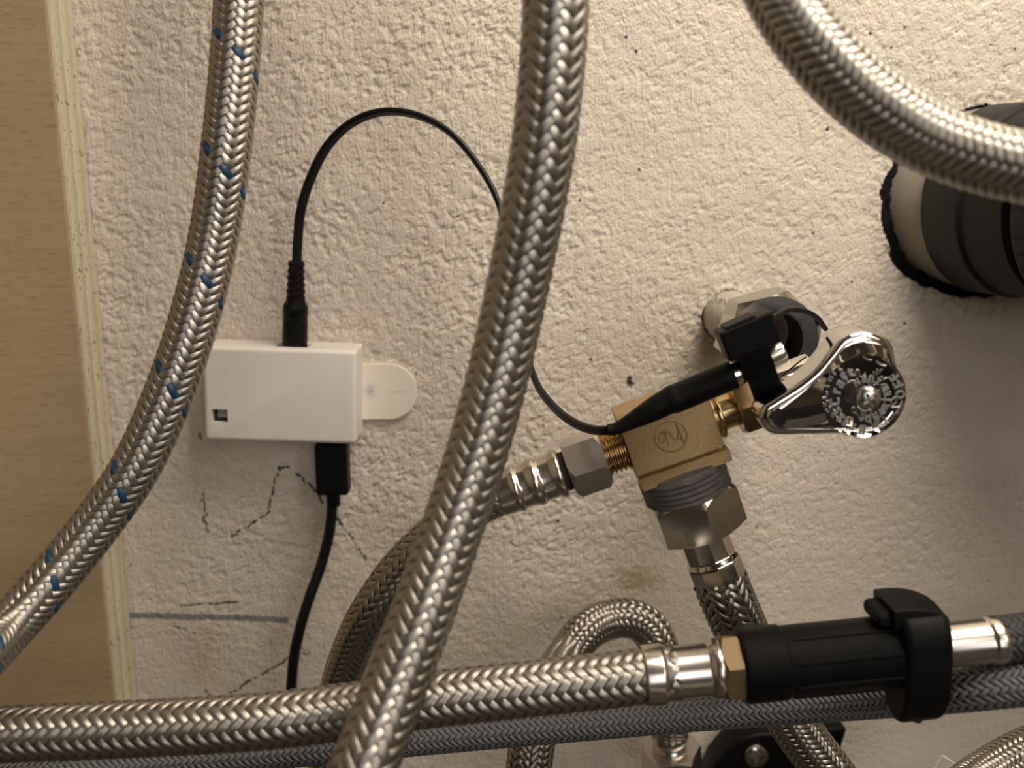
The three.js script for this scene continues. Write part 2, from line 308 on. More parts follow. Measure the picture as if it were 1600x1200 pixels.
struct('wall_back_surround', merge([slab(-1.6, WX0, 0, 2.4, -0.0125, 0), slab(WX1, 1.6, 0, 2.4, -0.0125, 0), slab(WX0, WX1, 0, WY0, -0.0125, 0), slab(WX0, WX1, WY1, 2.4, -0.0125, 0)]), wallPaint);
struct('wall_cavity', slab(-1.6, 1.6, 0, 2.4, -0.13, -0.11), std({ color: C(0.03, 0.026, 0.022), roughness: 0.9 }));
// the kitchen behind the camera and the sink cabinet round it
const roomPaint = std({ color: C(0.5, 0.44, 0.38), roughness: 0.8 });
struct('wall_left', slab(-1.66, -1.6, 0, 2.4, -0.13, 2.66), roomPaint);
struct('wall_right', slab(1.6, 1.66, 0, 2.4, -0.13, 2.66), roomPaint);
struct('wall_front', merge([slab(-1.6, WINDOW.pos.x - WINDOW.w / 2, 0, 2.4, 2.6, 2.66), slab(WINDOW.pos.x + WINDOW.w / 2, 1.6, 0, 2.4, 2.6, 2.66), slab(WINDOW.pos.x - WINDOW.w / 2, WINDOW.pos.x + WINDOW.w / 2, 0, WINDOW.pos.y - WINDOW.h / 2, 2.6, 2.66), slab(WINDOW.pos.x - WINDOW.w / 2, WINDOW.pos.x + WINDOW.w / 2, WINDOW.pos.y + WINDOW.h / 2, 2.4, 2.6, 2.66)]), roomPaint);
struct('floor', slab(-1.66, 1.66, -0.06, 0, -0.13, 2.66), phys({ color: C(0.014, 0.012, 0.011), roughness: 0.9, specularIntensity: 0.15 }));
struct('ceiling', slab(-1.66, 1.66, 2.4, 2.46, -0.13, 2.66), roomPaint);
{
  const x = WINDOW.pos.x, y = WINDOW.pos.y;
  const win = struct('window_1', slab(x - WINDOW.w / 2, x + WINDOW.w / 2, y - WINDOW.h / 2, y + WINDOW.h / 2, 2.6, 2.62), std({ color: C(0.1, 0.1, 0.1), emissive: WINDOW.color, emissiveIntensity: 1.2, roughness: 0.3 }));
  const bars = merge([slab(x - WINDOW.w / 2, x + WINDOW.w / 2, y - 0.02, y + 0.02, 2.575, 2.6), slab(x - 0.02, x + 0.02, y - WINDOW.h / 2, y + WINDOW.h / 2, 2.575, 2.6)]);
  part(win, 'window_frame', bars, std({ color: C(0.5, 0.48, 0.45), roughness: 0.5 }));
}
const woodTex = dataTex(1024, 512, (u, v) => { const w = tn(u, v, 3, 30) * 0.02, s = 0.5 * n2(u * 5, (v + w) * 90) + 0.35 * n2b(u * 22, (v + w) * 220) + 0.3 * n2(u * 2, v * 14 + 60); const q = 0.5 + 0.5 * s, k = n2b(u * 30, v * 260) > 0.72 ? 0.06 : 0; return [0.655 + 0.06 * q - k, 0.57 + 0.055 * q - k, 0.445 + 0.05 * q - k]; }, true);
const woodMat = std({ map: (() => { const t = woodTex.clone(); t.repeat.set(1 / 0.30, 1 / 0.20); t.needsUpdate = true; return t; })(), roughness: 0.5 });
const cabMat = std({ color: C(0.40, 0.34, 0.25), roughness: 0.55 });
struct('cabinet_side_left', slab(-0.46, -0.442, 0.08, 0.86, 0.001, 0.58), cabMat);
struct('cabinet_side_right', slab(0.442, 0.46, 0.08, 0.86, 0.001, 0.58), cabMat);
struct('cabinet_floor', slab(-0.442, 0.442, 0.08, 0.098, 0.001, 0.58), std({ color: C(0.05, 0.04, 0.03), roughness: 0.7 }));
struct('countertop', slab(-0.8, 0.8, 0.86, 0.9, 0.001, 0.62), std({ color: C(0.3, 0.28, 0.26), roughness: 0.4 }));
{
  // plywood back panel of the cabinet, cut away to show the wall; seven plies make its edge
  const p0 = at(112, 0, 0.0005), p1 = at(214, 1090, 0.0005), TH = 0.0185, Z0 = 0.0012, N = 7;
  const lean = (p1.x - p0.x) / (p1.y - p0.y), edgeX = (y) => p0.x + (y - p0.y) * lean;
  const panel = thing('cabinet_back_panel', 'plywood cabinet panel cut off in front of the wall, layered edge showing', 'panel', V(-0.3, 0.098, 0.001));
  const plyTex = dataTex(256, 1024, (u, v) => { const s = 0.5 + 0.25 * n2(u * 6, v * 40) + 0.25 * n2b(u * 14, v * 160), pit = n2(u * 5 + 20, v * 55) > 0.78 ? 0.35 : 0; return [0.80 + 0.08 * s - pit, 0.765 + 0.08 * s - pit, 0.70 + 0.08 * s - pit]; }, true);
  const tones = [[0.92, 0.90, 0.80], [0.84, 0.84, 0.74], [0.97, 0.97, 0.9], [0.8, 0.8, 0.7], [0.94, 0.94, 0.84], [0.84, 0.85, 0.74], [0.98, 0.92, 0.84]];
  const rows = [Z0, 0.0032, 0.0062, 0.0091, 0.0118, 0.0146, 0.0170, TH];
  for (let i = 0; i < N; i++) {
    const dx = [0.0002, -0.00025, 0.0001, -0.0003, 0.00005, -0.00025, 0.0][i], y0 = 0.098, y1 = 0.858, z0 = rows[i], z1 = rows[i + 1];
    const s = new THREE.Shape(); s.moveTo(-0.441, y0); s.lineTo(edgeX(y0) + dx, y0); s.lineTo(edgeX(y1) + dx, y1); s.lineTo(-0.441, y1); s.closePath();
    const g = new THREE.ExtrudeGeometry(s, { depth: z1 - z0 - 0.00016, bevelEnabled: true, bevelThickness: 0.00008, bevelSize: 0.00012, bevelOffset: -0.00012, bevelSegments: 1, curveSegments: 1 }).translate(0, 0, z0 + 0.00008);
    if (i === N - 1) { part(panel, 'face_veneer', boxUV(g), woodMat, { label: 'tan wood veneer with fine horizontal grain' }); continue; }
    const q = boxUV(g), uv = q.attributes.uv; for (let k = 0; k < uv.count; k++) uv.setXY(k, uv.getX(k) * 60 + i * 0.37, uv.getY(k) * 6);
    part(panel, 'ply', q, std({ map: plyTex, color: C(...tones[i]), roughness: 0.7, bumpMap: rep(grainTex, 1.5), bumpScale: 0.0002 }));
  }
}

// ------------------------------------------------------------------ braided hoses
function frames(points, n) {
  const curve = new THREE.CatmullRomCurve3(points, false, 'centripetal'); curve.arcLengthDivisions = 2000;
  const P = curve.getSpacedPoints(n), L = curve.getLength(), T = [], N = [], B = [];
  for (let i = 0; i <= n; i++) T.push(P[Math.min(n, i + 1)].clone().sub(P[Math.max(0, i - 1)]).normalize());
  let nn = EZ.clone();
  for (let i = 0; i <= n; i++) { nn = nn.clone().addScaledVector(T[i], -nn.dot(T[i])).normalize(); N.push(nn); B.push(T[i].clone().cross(nn)); }
  return { L, n, P, T, N, B };
}
function frameAt(f, s, o) {
  const t = Math.min(f.n - 1e-6, Math.max(0, s / f.L * f.n)), i = Math.floor(t), k = t - i;
  for (const c of ['P', 'T', 'N', 'B']) o[c].copy(f[c][i]).lerp(f[c][i + 1], k);
  return o;
}
const S = (x) => Math.tanh(1.9 * Math.sin(x + Math.PI / 4)) / Math.tanh(1.9);
function braid(f, R, o) {                                  // woven flat bundles, two over and two under; returns [all, tracer]
  const { N = 12, lead, s0 = 0, s1 = f.L, amp = 0.044 * R, arch = 0.032 * R, fill = 0.90, tracer = null, flip = 1 } = o;
  const out = { pos: [], uv: [], idx: [] }, tr = { pos: [], uv: [], idx: [] };
  const q = { P: V(), T: V(), N: V(), B: V() }, er = V(), et = V(), tan = V(), side = V();
  const alpha = Math.atan(2 * Math.PI * R / lead), hw = fill * Math.PI * R / N * Math.cos(alpha), step = lead / (N / 2) / 9, m = Math.ceil((s1 - s0) / step);
  for (const sg of [1, -1]) for (let k = 0; k < N; k++) {
    const b = tracer && tracer.dir === sg && k === tracer.k ? tr : out, base = b.pos.length / 3;
    const wid = hw * (0.94 + 0.1 * ((k * 7 + (sg > 0 ? 3 : 0)) % 5) / 5);
    for (let i = 0; i <= m; i++) {
      const s = s0 + (s1 - s0) * i / m, th = sg * 2 * Math.PI * s / lead + 2 * Math.PI * k / N;
      frameAt(f, s, q);
      const c = Math.cos(th), n = Math.sin(th);
      er.copy(q.N).multiplyScalar(c).addScaledVector(q.B, n); et.copy(q.B).multiplyScalar(c).addScaledVector(q.N, -n);
      tan.copy(q.T).addScaledVector(et, sg * 2 * Math.PI * R / lead).normalize(); side.copy(er).cross(tan);
      const r = R - arch + amp * sg * flip * S(th * N / 2) - amp * 0.4;
      for (let j = 0; j < 5; j++) {
        const t = j / 2 - 1, h = r - arch * t * t * (1 + 0.4 * Math.abs(t));
        b.pos.push(q.P.x + er.x * h + side.x * wid * t, q.P.y + er.y * h + side.y * wid * t, q.P.z + er.z * h + side.z * wid * t);
        b.uv.push(j / 4, s * 100);
        if (i < m && j < 4) { const a = base + i * 5 + j; b.idx.push(a, a + 1, a + 6, a, a + 6, a + 5); }
      }
    }
  }
  return [out, tr].map((b) => { if (!b.pos.length) return null; const g = new THREE.BufferGeometry(); g.setAttribute('position', new THREE.Float32BufferAttribute(b.pos, 3)); g.setAttribute('uv', new THREE.Float32BufferAttribute(b.uv, 2)); g.setIndex(b.idx); g.computeVertexNormals(); return g; });
}
function ring(f, R, s0, s1, seg = 160) {                   // plain tube along part of the hose
  const pts = [], q = { P: V(), T: V(), N: V(), B: V() };
  for (let i = 0; i <= 60; i++) pts.push(frameAt(f, mix(s0, s1, i / 60), q).P.clone());
  return new THREE.TubeGeometry(new THREE.CatmullRomCurve3(pts), seg, R, 24, false);
}
function extend(pts, ends) {                               // carry the open ends of a hose on past the edge of the picture
  const out = pts.slice(), grow = (p, d, add) => { let q = p.clone(); for (let i = 0; i < 5; i++) { q = q.clone().addScaledVector(d, 0.03); if (q.y < 0.106 || q.y > 0.84 || q.z < 0.012 || Math.abs(q.x) > 0.42) break; add(q); } };
  if (ends !== 'end') grow(pts[0], pts[0].clone().sub(pts[1]).normalize(), (q) => out.unshift(q));
  if (ends !== 'start') grow(pts[pts.length - 1], pts[pts.length - 1].clone().sub(pts[pts.length - 2]).normalize(), (q) => out.push(q));
  return out;
}
function hose(parent, axis, R, o = {}) {                   // parent: the hose's group; axis: world points of its middle line
  const pts = extend(axis, o.open);
  const f = frames(pts, 600), [g, t] = braid(f, R, o);
  part(parent, o.name || 'steel_braid', g, o.mat || M.steelBraid);
  if (t) part(parent, 'blue_tracer_strand', t, M.blueStrand, { label: 'blue marker strand' });
  part(parent, 'inner_tube', ring(f, R * 0.915, o.s0 ?? 0, o.s1 ?? f.L), o.liner || M.liner);
  return f;
}
const viaWidth = (rows, R) => rows.map(([px, py, w]) => atD(px, py, F * 2 * R / w));

// hose with blue tracer, left
{
  const R = 0.0055, pts = viaWidth([[385, -190, 79], [381, -90, 79], [374, 0, 79], [367, 100, 79], [354, 230, 79], [334, 370, 78], [303, 500, 78], [262, 620, 78], [212, 730, 78], [150, 820, 78], [82, 905, 79], [10, 985, 81.5], [-70, 1062, 91], [-170, 1140, 102], [-260, 1200, 108]], R);
  const t = thing('braided_hose', 'steel braided hose with blue tracer flecks curving down past the plywood panel', 'hose', pts[0]);
  hose(t, pts, R, { N: 12, lead: 0.0245, tracer: { dir: -1, k: 8 } });
}
// front hose, nearest the lens
{
  const R = 0.006, pts = viaWidth([[860, -200, 110], [866, -90, 109], [868, 0, 108], [864, 80, 107], [850, 220, 105], [830, 340, 103], [806, 460, 101], [777, 590, 100], [741, 720, 100], [698, 850, 101], [656, 970, 103], [614, 1080, 105], [568, 1200, 108], [520, 1320, 110], [470, 1440, 112]], R);
  const t = thing('braided_hose', 'thick steel braided hose passing in front of all the others, from top to bottom', 'hose', pts[0]);
  hose(t, pts, R, { N: 12, lead: 0.032 });
}
// upper right hose
{
  const R = 0.006, pts = viaWidth([[1120, -260, 106], [1160, -150, 107], [1195, -60, 108], [1233, 18, 109], [1290, 92, 110], [1360, 158, 110], [1440, 210, 110], [1520, 242, 111], [1600, 262, 112], [1690, 276, 113], [1800, 285, 114]], R);
  const t = thing('braided_hose', 'steel braided hose sweeping across the black drain pipe', 'hose', pts[0]);
  hose(t, pts, R, { N: 10, lead: 0.0162 });
}
// horizontal steel hose with ferrule, brass hex and the black quick connector
const HD = (px, py, d) => atD(px, py, d);
{
  const R = 0.00575, pts = viaWidth([[-220, 1160, 88], [-110, 1153, 88.5], [0, 1147, 89], [200, 1139, 89], [420, 1126, 89], [560, 1109, 88], [680, 1092, 88], [820, 1077, 88], [950, 1063, 88], [1012, 1055, 88], [1055, 1050, 88]], R);
  const t = thing('braided_hose', 'steel braided hose lying level across the bottom, joined to the black connector', 'hose', pts[0]);
  hose(t, pts, R, { N: 12, lead: 0.029, open: 'start' });
  const p = atD(1010, 1055.5, 0.196), d = atD(1420, 1014, 0.196).sub(p).normalize(), mm = 0.001;
  part(t, 'ferrule', lathe(p, d, soften([[5.9, -0.6], [6.1, -0.4], [6.15, 3.2], [5.75, 3.8], [5.35, 5], [5.35, 12.6], [6.0, 13.6], [6.15, 14.6], [5.9, 15.4], [4.6, 15.6]].map(([a, b]) => [a * mm, b * mm]), 0.0003)), M.ferrule);
  part(t, 'hex_fitting', hexNut(p.clone().addScaledVector(d, 0.0151), d, V(0, -0.12, 1), 0.0070, 0.0042, 0.1, 0.1, 0), M.brassDull, { label: 'brass hex collar' });
  // black quick connector
  const q = p.clone().addScaledVector(d, 0.0192), k = thing('hose_connector', 'black plastic quick connector with release button joining steel and grey hoses', 'connector', q);
  const [X, Y, Z] = basisFor(d);                           // X is down or up across the hose, Y along it, Z towards the camera
  const up = V(0, 1, 0).addScaledVector(d, -d.y).normalize(), fr = d.clone().cross(up).normalize().multiplyScalar(-1);
  const front = fr.z > 0 ? fr : fr.clone().negate();
  part(k, 'sleeve', lathe(q, d, soften([[4, -0.2], [7.1, -0.2], [7.6, 0.5], [7.6, 8.5], [7.25, 8.8], [7.15, 31.5], [5, 31.5]].map(([a, b]) => [a * mm, b * mm]), 0.0004), 64), M.blackPlastic);
  for (const a of [-1.05, -0.35, 0.4, 1.1]) {
    const n = front.clone().multiplyScalar(Math.cos(a)).addScaledVector(up, Math.sin(a)), tt = d.clone().cross(n);
    part(k, 'rib', box(q.clone().addScaledVector(d, 0.0205).addScaledVector(n, 0.0071), tt, d, n, 0.0011, 0.0215, 0.0008, 0.0003), M.blackPlastic);
  }
  // oval collar at the end
  const c = q.clone().addScaledVector(d, 0.0362), sh = new THREE.Shape();
  const oval = [[0, 10.3], [5.2, 9.6], [7.7, 6.8], [8.2, 2], [8.0, -3], [6.9, -8.5], [4.2, -13.4], [0, -15.8], [-4.2, -13.4], [-6.9, -8.5], [-8.0, -3], [-8.2, 2], [-7.7, 6.8], [-5.2, 9.6]].map(([a, b]) => new THREE.Vector2(a * mm, b * mm));
  const pl = new THREE.SplineCurve([...oval, oval[0]]).getPoints(80); sh.setFromPoints(pl);
  const collar = new THREE.ExtrudeGeometry(sh, { depth: 0.0062, bevelEnabled: true, bevelThickness: 0.0016, bevelSize: 0.0016, bevelOffset: -0.0016, bevelSegments: 4, curveSegments: 24 }).translate(0, 0, -0.0036);
  collar.applyMatrix4(frameM(c, front.clone().negate(), up, d));
  part(k, 'collar', crease(collar, 0.6), M.blackMatte);
  part(k, 'nub', lathe(c.clone().addScaledVector(up, -0.0157), up.clone().negate(), [[0.001, -0.001], [0.0010, 0.0004], [0.0008, 0.0008], [0, 0.0008]], 20), M.blackMatte);
  // release button: a domed tab standing on the collar
  const bs = new THREE.Shape(); bs.moveTo(-6.0 * mm, 0); bs.lineTo(-6.0 * mm, 4.2 * mm); bs.quadraticCurveTo(0.5 * mm, 4.6 * mm, 4.4 * mm, 2.0 * mm); bs.quadraticCurveTo(5.2 * mm, 1.4 * mm, 5.2 * mm, 0); bs.lineTo(5.2 * mm, -4 * mm); bs.lineTo(-1.5 * mm, -4 * mm); bs.lineTo(-1.5 * mm, 0); bs.closePath();
  const btn = new THREE.ExtrudeGeometry(bs, { depth: 0.0098, bevelEnabled: true, bevelThickness: 0.0006, bevelSize: 0.0006, bevelOffset: -0.0006, bevelSegments: 3, curveSegments: 14 }).translate(0, 0, -0.0049);
  btn.applyMatrix4(frameM(c.clone().addScaledVector(up, 0.0072).addScaledVector(d, -0.0006), d, up, front));
  part(k, 'release_button', crease(btn, 0.5), M.blackMatte);
  part(k, 'hinge_lug', box(c.clone().addScaledVector(up, 0.0087).addScaledVector(d, -0.0072), d, up, front, 0.0042, 0.0032, 0.0088, 0.0012, 3), M.blackMatte);
  // far ferrule and the dark grey hose that leaves to the right
  const e = c.clone().addScaledVector(d, 0.0042), hp = [e, e.clone().addScaledVector(d, 0.016), atD(1640, 990, 0.197), atD(1720, 985, 0.196), atD(1840, 985, 0.195)];
  const h2 = thing('braided_hose', 'dark grey fabric braided hose leaving the black connector at the right', 'hose', e);
  part(h2, 'ferrule', lathe(e, d, soften([[3.6, -0.3], [4.9, 0.2], [4.65, 1.2], [4.65, 10], [5.0, 10.7], [5.05, 12.2], [4.8, 13.2], [4.3, 13.3]].map(([a, b]) => [a * mm, b * mm]), 0.0003)), M.ferrule, { label: 'nickel plated crimp sleeve' });
  const f2 = frames(extend(hp, 'end'), 300), [g2] = braid(f2, 0.0050, { N: 16, lead: 0.0235, s0: 0.0128 });
  part(h2, 'fabric_braid', g2, M.nylonDark); part(h2, 'inner_tube', ring(f2, 0.0046, 0.0128, f2.L), M.nylonLiner);
}
// grey fabric hose lying just below
{
  const R = 0.0045, pts = viaWidth([[-200, 1232, 58], [0, 1213, 58], [200, 1193, 58], [420, 1173, 58], [660, 1151, 57], [780, 1140, 57], [930, 1127, 57], [1045, 1117, 57], [1160, 1108, 58], [1300, 1097, 60], [1420, 1087, 64], [1520, 1077, 68], [1620, 1066, 70], [1760, 1050, 74]], R);
  const t = thing('braided_hose', 'grey fabric braided hose running under the level steel hose', 'hose', pts[0]);
  hose(t, pts, R, { N: 16, lead: 0.0255, mat: M.nylon, liner: M.nylonLiner, name: 'fabric_braid', fill: 0.82, amp: 0.055 * R });
}
// hose looping behind, with its nut at the bottom
{
  const R = 0.0062, z = [[822, 1330, 75], [824, 1250, 74.5], [828, 1185, 74], [840, 1120, 72.5], [862, 1070, 69], [886, 1025, 65], [912, 990, 64], [946, 970, 63], [984, 966, 63], [1012, 980, 63], [1029, 1010, 63], [1038, 1060, 62], [1043, 1105, 62], [1046, 1140, 61]];
  const pts = viaWidth(z, R);
  const t = thing('braided_hose', 'steel braided hose bent in a tight arch behind the level hose', 'hose', pts[0]);
  const end = pts[pts.length - 1], d = atD(1052, 1240, F * 2 * R / 59).sub(end).normalize();
  hose(t, pts, R, { N: 16, lead: 0.027, mat: M.steelBraidFine, open: 'start' });
  const mm = 0.001;
  part(t, 'ferrule', lathe(end, d, soften([[5.8, -1], [5.9, -0.5], [5.9, 3], [4.9, 4], [4.9, 5], [5.6, 6], [5.7, 7], [5.2, 7.8], [4, 8]].map(([a, b]) => [a * mm, b * mm]), 0.0003)), M.ferrule);
  part(t, 'nut', hexNut(end.clone().addScaledVector(d, 0.0066), d, V(0.1, 0, 1), 0.0098, 0.013, 0.14, 0.1, 0.1), M.nickel);
  part(t, 'tail_pipe', lathe(end.clone().addScaledVector(d, 0.019), d, [[0.005, 0], [0.005, 0.03]], 24), M.brass);
}

// ------------------------------------------------------------------ brass tee on the valve outlet
const TZ = 0.09, A = at(1150, 632, TZ).sub(at(915, 715, TZ)).normalize(), Bd = V(A.y, -A.x, 0), TO = at(1045, 680, TZ);
const U = depthOf(TO) / F;                                 // metres per pixel at the tee
const tp = (a, b, z = 0) => TO.clone().addScaledVector(A, a * U).addScaledVector(Bd, b * U).add(V(0, 0, z));
{
  const t = thing('tee_fitting', 'cast brass tee fitting with a round emblem and grey thread tape', 'pipe fitting', TO);
  // cross-section across the run (b, z), extruded along A
  const sec = [[30, 6.6], [-50, 6.6], [-62, 2.6], [-62, -6.5], [30, -6.5]].map(([b, z]) => new THREE.Vector2(b * U, z * 0.001));
  const mk = (pts, a0, a1, bv = 0.0004) => { const s = new THREE.Shape(pts); const g = new THREE.ExtrudeGeometry(s, { depth: (a1 - a0) * U - 2 * bv, bevelEnabled: true, bevelThickness: bv, bevelSize: bv, bevelOffset: -bv, bevelSegments: 2, curveSegments: 6 }).translate(0, 0, -a1 * U + bv); return g; };
  const neck = mk([[26, 4.4], [26, -6], [39, -6], [39, 4.4]].map(([b, z]) => new THREE.Vector2(b * U, z * 0.001)), -68, 69, 0.0002);
  const low = mk([[37, 6.9], [37, -6.4], [57, -6.4], [57, 6.9]].map(([b, z]) => new THREE.Vector2(b * U, z * 0.001)), -69, 76);
  const toTee = (g) => g.applyMatrix4(frameM(TO, Bd, EZ, A.clone().negate()));
  part(t, 'body', boxUV(toTee(merge([mk(sec, -70, 71), neck, low].map((g) => crease(g, 0.5))))), M.brassCast);
  part(t, 'branch_boss', lathe(tp(0, 54), Bd, soften([[5, 0], [9.6, 0], [9.3, 1.2], [9.3, 2.2]].map(([a, b]) => [a * 0.001, b * 0.001]), 0.0003), 64), M.brassCast);
  // emblem: ring and letter strokes
  const e = (x, y) => { const px = 930 + x / 5.714, py = 570 + y / 5.714; return at(px, py, TZ + 0.0066); };
  const circ = []; for (let i = 0; i < 32; i++) { const a = i / 32 * 6.283; circ.push(e(675 + 143 * Math.cos(a), 637 + 138 * Math.sin(a))); }
  const st = (pts, r = 0.00017) => tube(pts.map(([x, y]) => e(x, y)), r, 30, 8);
  part(t, 'emblem', merge([tube(circ, 0.0002, 90, 8, true), st([[722, 522], [748, 590], [772, 640], [790, 692]]), st([[790, 690], [755, 655], [715, 668], [690, 650], [655, 600], [610, 585], [575, 605]]), st([[640, 600], [590, 615], [568, 650], [585, 690], [625, 680], [636, 640], [625, 605]]), st([[605, 605], [640, 670], [662, 718]]), st([[722, 522], [735, 580], [738, 640], [718, 666]])]), M.brassCast, { label: 'raised round emblem' });
  // left run end: threaded nose; right run end: collar and neck
  const thread = (r0, r1, s0, s1, pitch) => { const rows = [[r0 * 0.6, s0]]; for (let s = s0; s < s1 - pitch / 2; s += pitch) rows.push([r0, s + pitch * 0.08], [r1, s + pitch * 0.42], [r1, s + pitch * 0.58], [r0, s + pitch * 0.92]); rows.push([r0 * 0.6, s1]); return rows; };
  part(t, 'outlet_thread', lathe(tp(-69, -5), A.clone().negate(), thread(0.0044, 0.0051, 0, 0.0064, 0.0011)), M.brass, { label: 'bright machined brass thread' });
  part(t, 'inlet_collar', lathe(tp(69, -5), A, soften([[4, 0], [5.3, 0], [5.5, 0.5], [5.3, 1.0], [5.5, 1.5], [5.5, 2.2], [4.0, 2.3], [3.9, 6.0], [3, 6]].map(([a, b]) => [a * 0.001, b * 0.001]), 0.0002)), M.brass);
  const tapeRows = [[7, -1], [9.5, -0.6]]; for (let i = 0; i < 5; i++) tapeRows.push([9.65, i * 1.25 + 0.1], [10.05, i * 1.25 + 0.5], [10.0, i * 1.25 + 0.9], [9.55, i * 1.25 + 1.2]); tapeRows.push([8, 7.2]);
  const tg = lathe(tp(0, 57), Bd, tapeRows.map(([a, b]) => [a * 0.001, b * 0.001]), 96), tpz = tg.attributes.position;
  for (let i = 0; i < tpz.count; i++) { const x = tpz.getX(i), y = tpz.getY(i), zz = tpz.getZ(i), k = 0.00013 * n3(x * 260, y * 260, zz * 260); tpz.setXYZ(i, x + k, y + k, zz + k); }
  part(t, 'thread_tape', boxUV(toCreasedNormals(tg, 0.9)), M.tape, { label: 'grey thread sealing tape' });
}
// hose leaving the tee to the left and curling down behind the front hose
{
  const mm = 0.001, s0 = tp(-105, -2), back = A.clone().negate();
  const t = thing('braided_hose', 'steel braided hose with hex nut and ringed ferrule on the left of the brass tee', 'hose', s0);
  part(t, 'nut', hexNut(s0, back, EZ, 0.0071, 0.0088, 0.16, 0.16, Math.PI / 6), M.nickel);
  const fp = tp(-166, -1);
  part(t, 'neck', lathe(fp, back, [[0.0035, -0.001], [0.0045, 0], [0.0045, 0.0016]], 32), M.liner);
  part(t, 'ferrule', lathe(fp.clone().addScaledVector(back, 0.0012), back, soften([[4.2, 0], [5.5, 0.1], [5.9, 0.9], [5.6, 1.7], [5.05, 2.5], [5.0, 5.2], [5.5, 5.8], [5.75, 6.6], [5.4, 7.5], [5.05, 8.3], [5.0, 10.2], [5.5, 10.8], [5.6, 11.4], [5.2, 12.1], [5.1, 15.5], [4.9, 15.8]].map(([a, b]) => [a * mm, b * mm]), 0.0004), 56), M.ferrule);
  const R = 0.00505, d0 = depthOf(tp(-260, 0));
  const pts = [fp.clone().addScaledVector(back, 0.014), fp.clone().addScaledVector(back, 0.019), atD(738, 793, d0), atD(682, 835, d0 * 1.005), atD(626, 890, d0 * 1.015), atD(580, 955, d0 * 1.03), atD(549, 1020, d0 * 1.07), atD(527, 1090, d0 * 1.12), atD(512, 1180, d0 * 1.17), atD(505, 1290, d0 * 1.18)];
  hose(t, pts, R, { N: 14, lead: 0.033, mat: M.steelBraidFine, open: 'end' });
}
// hose leaving the tee downwards
{
  const mm = 0.001, s0 = tp(0, 96);
  const t = thing('braided_hose', 'steel braided hose with large chrome hex nut hanging below the brass tee', 'hose', s0);
  part(t, 'nut', hexNut(s0, Bd, EZ, 77 * U, 0.0098, 0.16, 0.05, Math.PI / 2 - 0.12, 0.0096), M.chromeNut);
  part(t, 'nut_floor', lathe(s0, Bd, [[0.0001, 0.006], [0.0097, 0.006], [0.0097, 0.0095], [0.0001, 0.0095]], 40), M.chromeNut);
  const fp = s0.clone().addScaledVector(Bd, 0.0095), hd = atD(1134, 930, depthOf(fp) * 1.004).sub(fp).normalize();
  part(t, 'ferrule', lathe(fp, hd, soften([[4, -0.5], [5.9, -0.3], [6.3, 0.5], [6.1, 1.1], [5.7, 1.6], [5.75, 7.4], [6.3, 8.4], [6.4, 9], [6.3, 14.2], [6.0, 14.6]].map(([a, b]) => [a * mm, b * mm]), 0.0003), 10), std({ color: C(0.6, 0.57, 0.52), metalness: 1, roughness: 0.15 }), { label: 'fluted chrome crimp sleeve' });
  const R = 0.0065, dp = depthOf(fp), pts = [fp.clone().addScaledVector(hd, 0.013), fp.clone().addScaledVector(hd, 0.018), atD(1158, 985, dp * 1.025), atD(1186, 1042, dp * 1.085), atD(1218, 1096, dp * 1.125), atD(1256, 1154, dp * 1.14), atD(1296, 1206, dp * 1.145), atD(1350, 1280, dp * 1.15), atD(1400, 1350, dp * 1.15)];
  hose(t, pts, R, { N: 16, lead: 0.030, mat: M.steelBraidFine, open: 'end' });
}

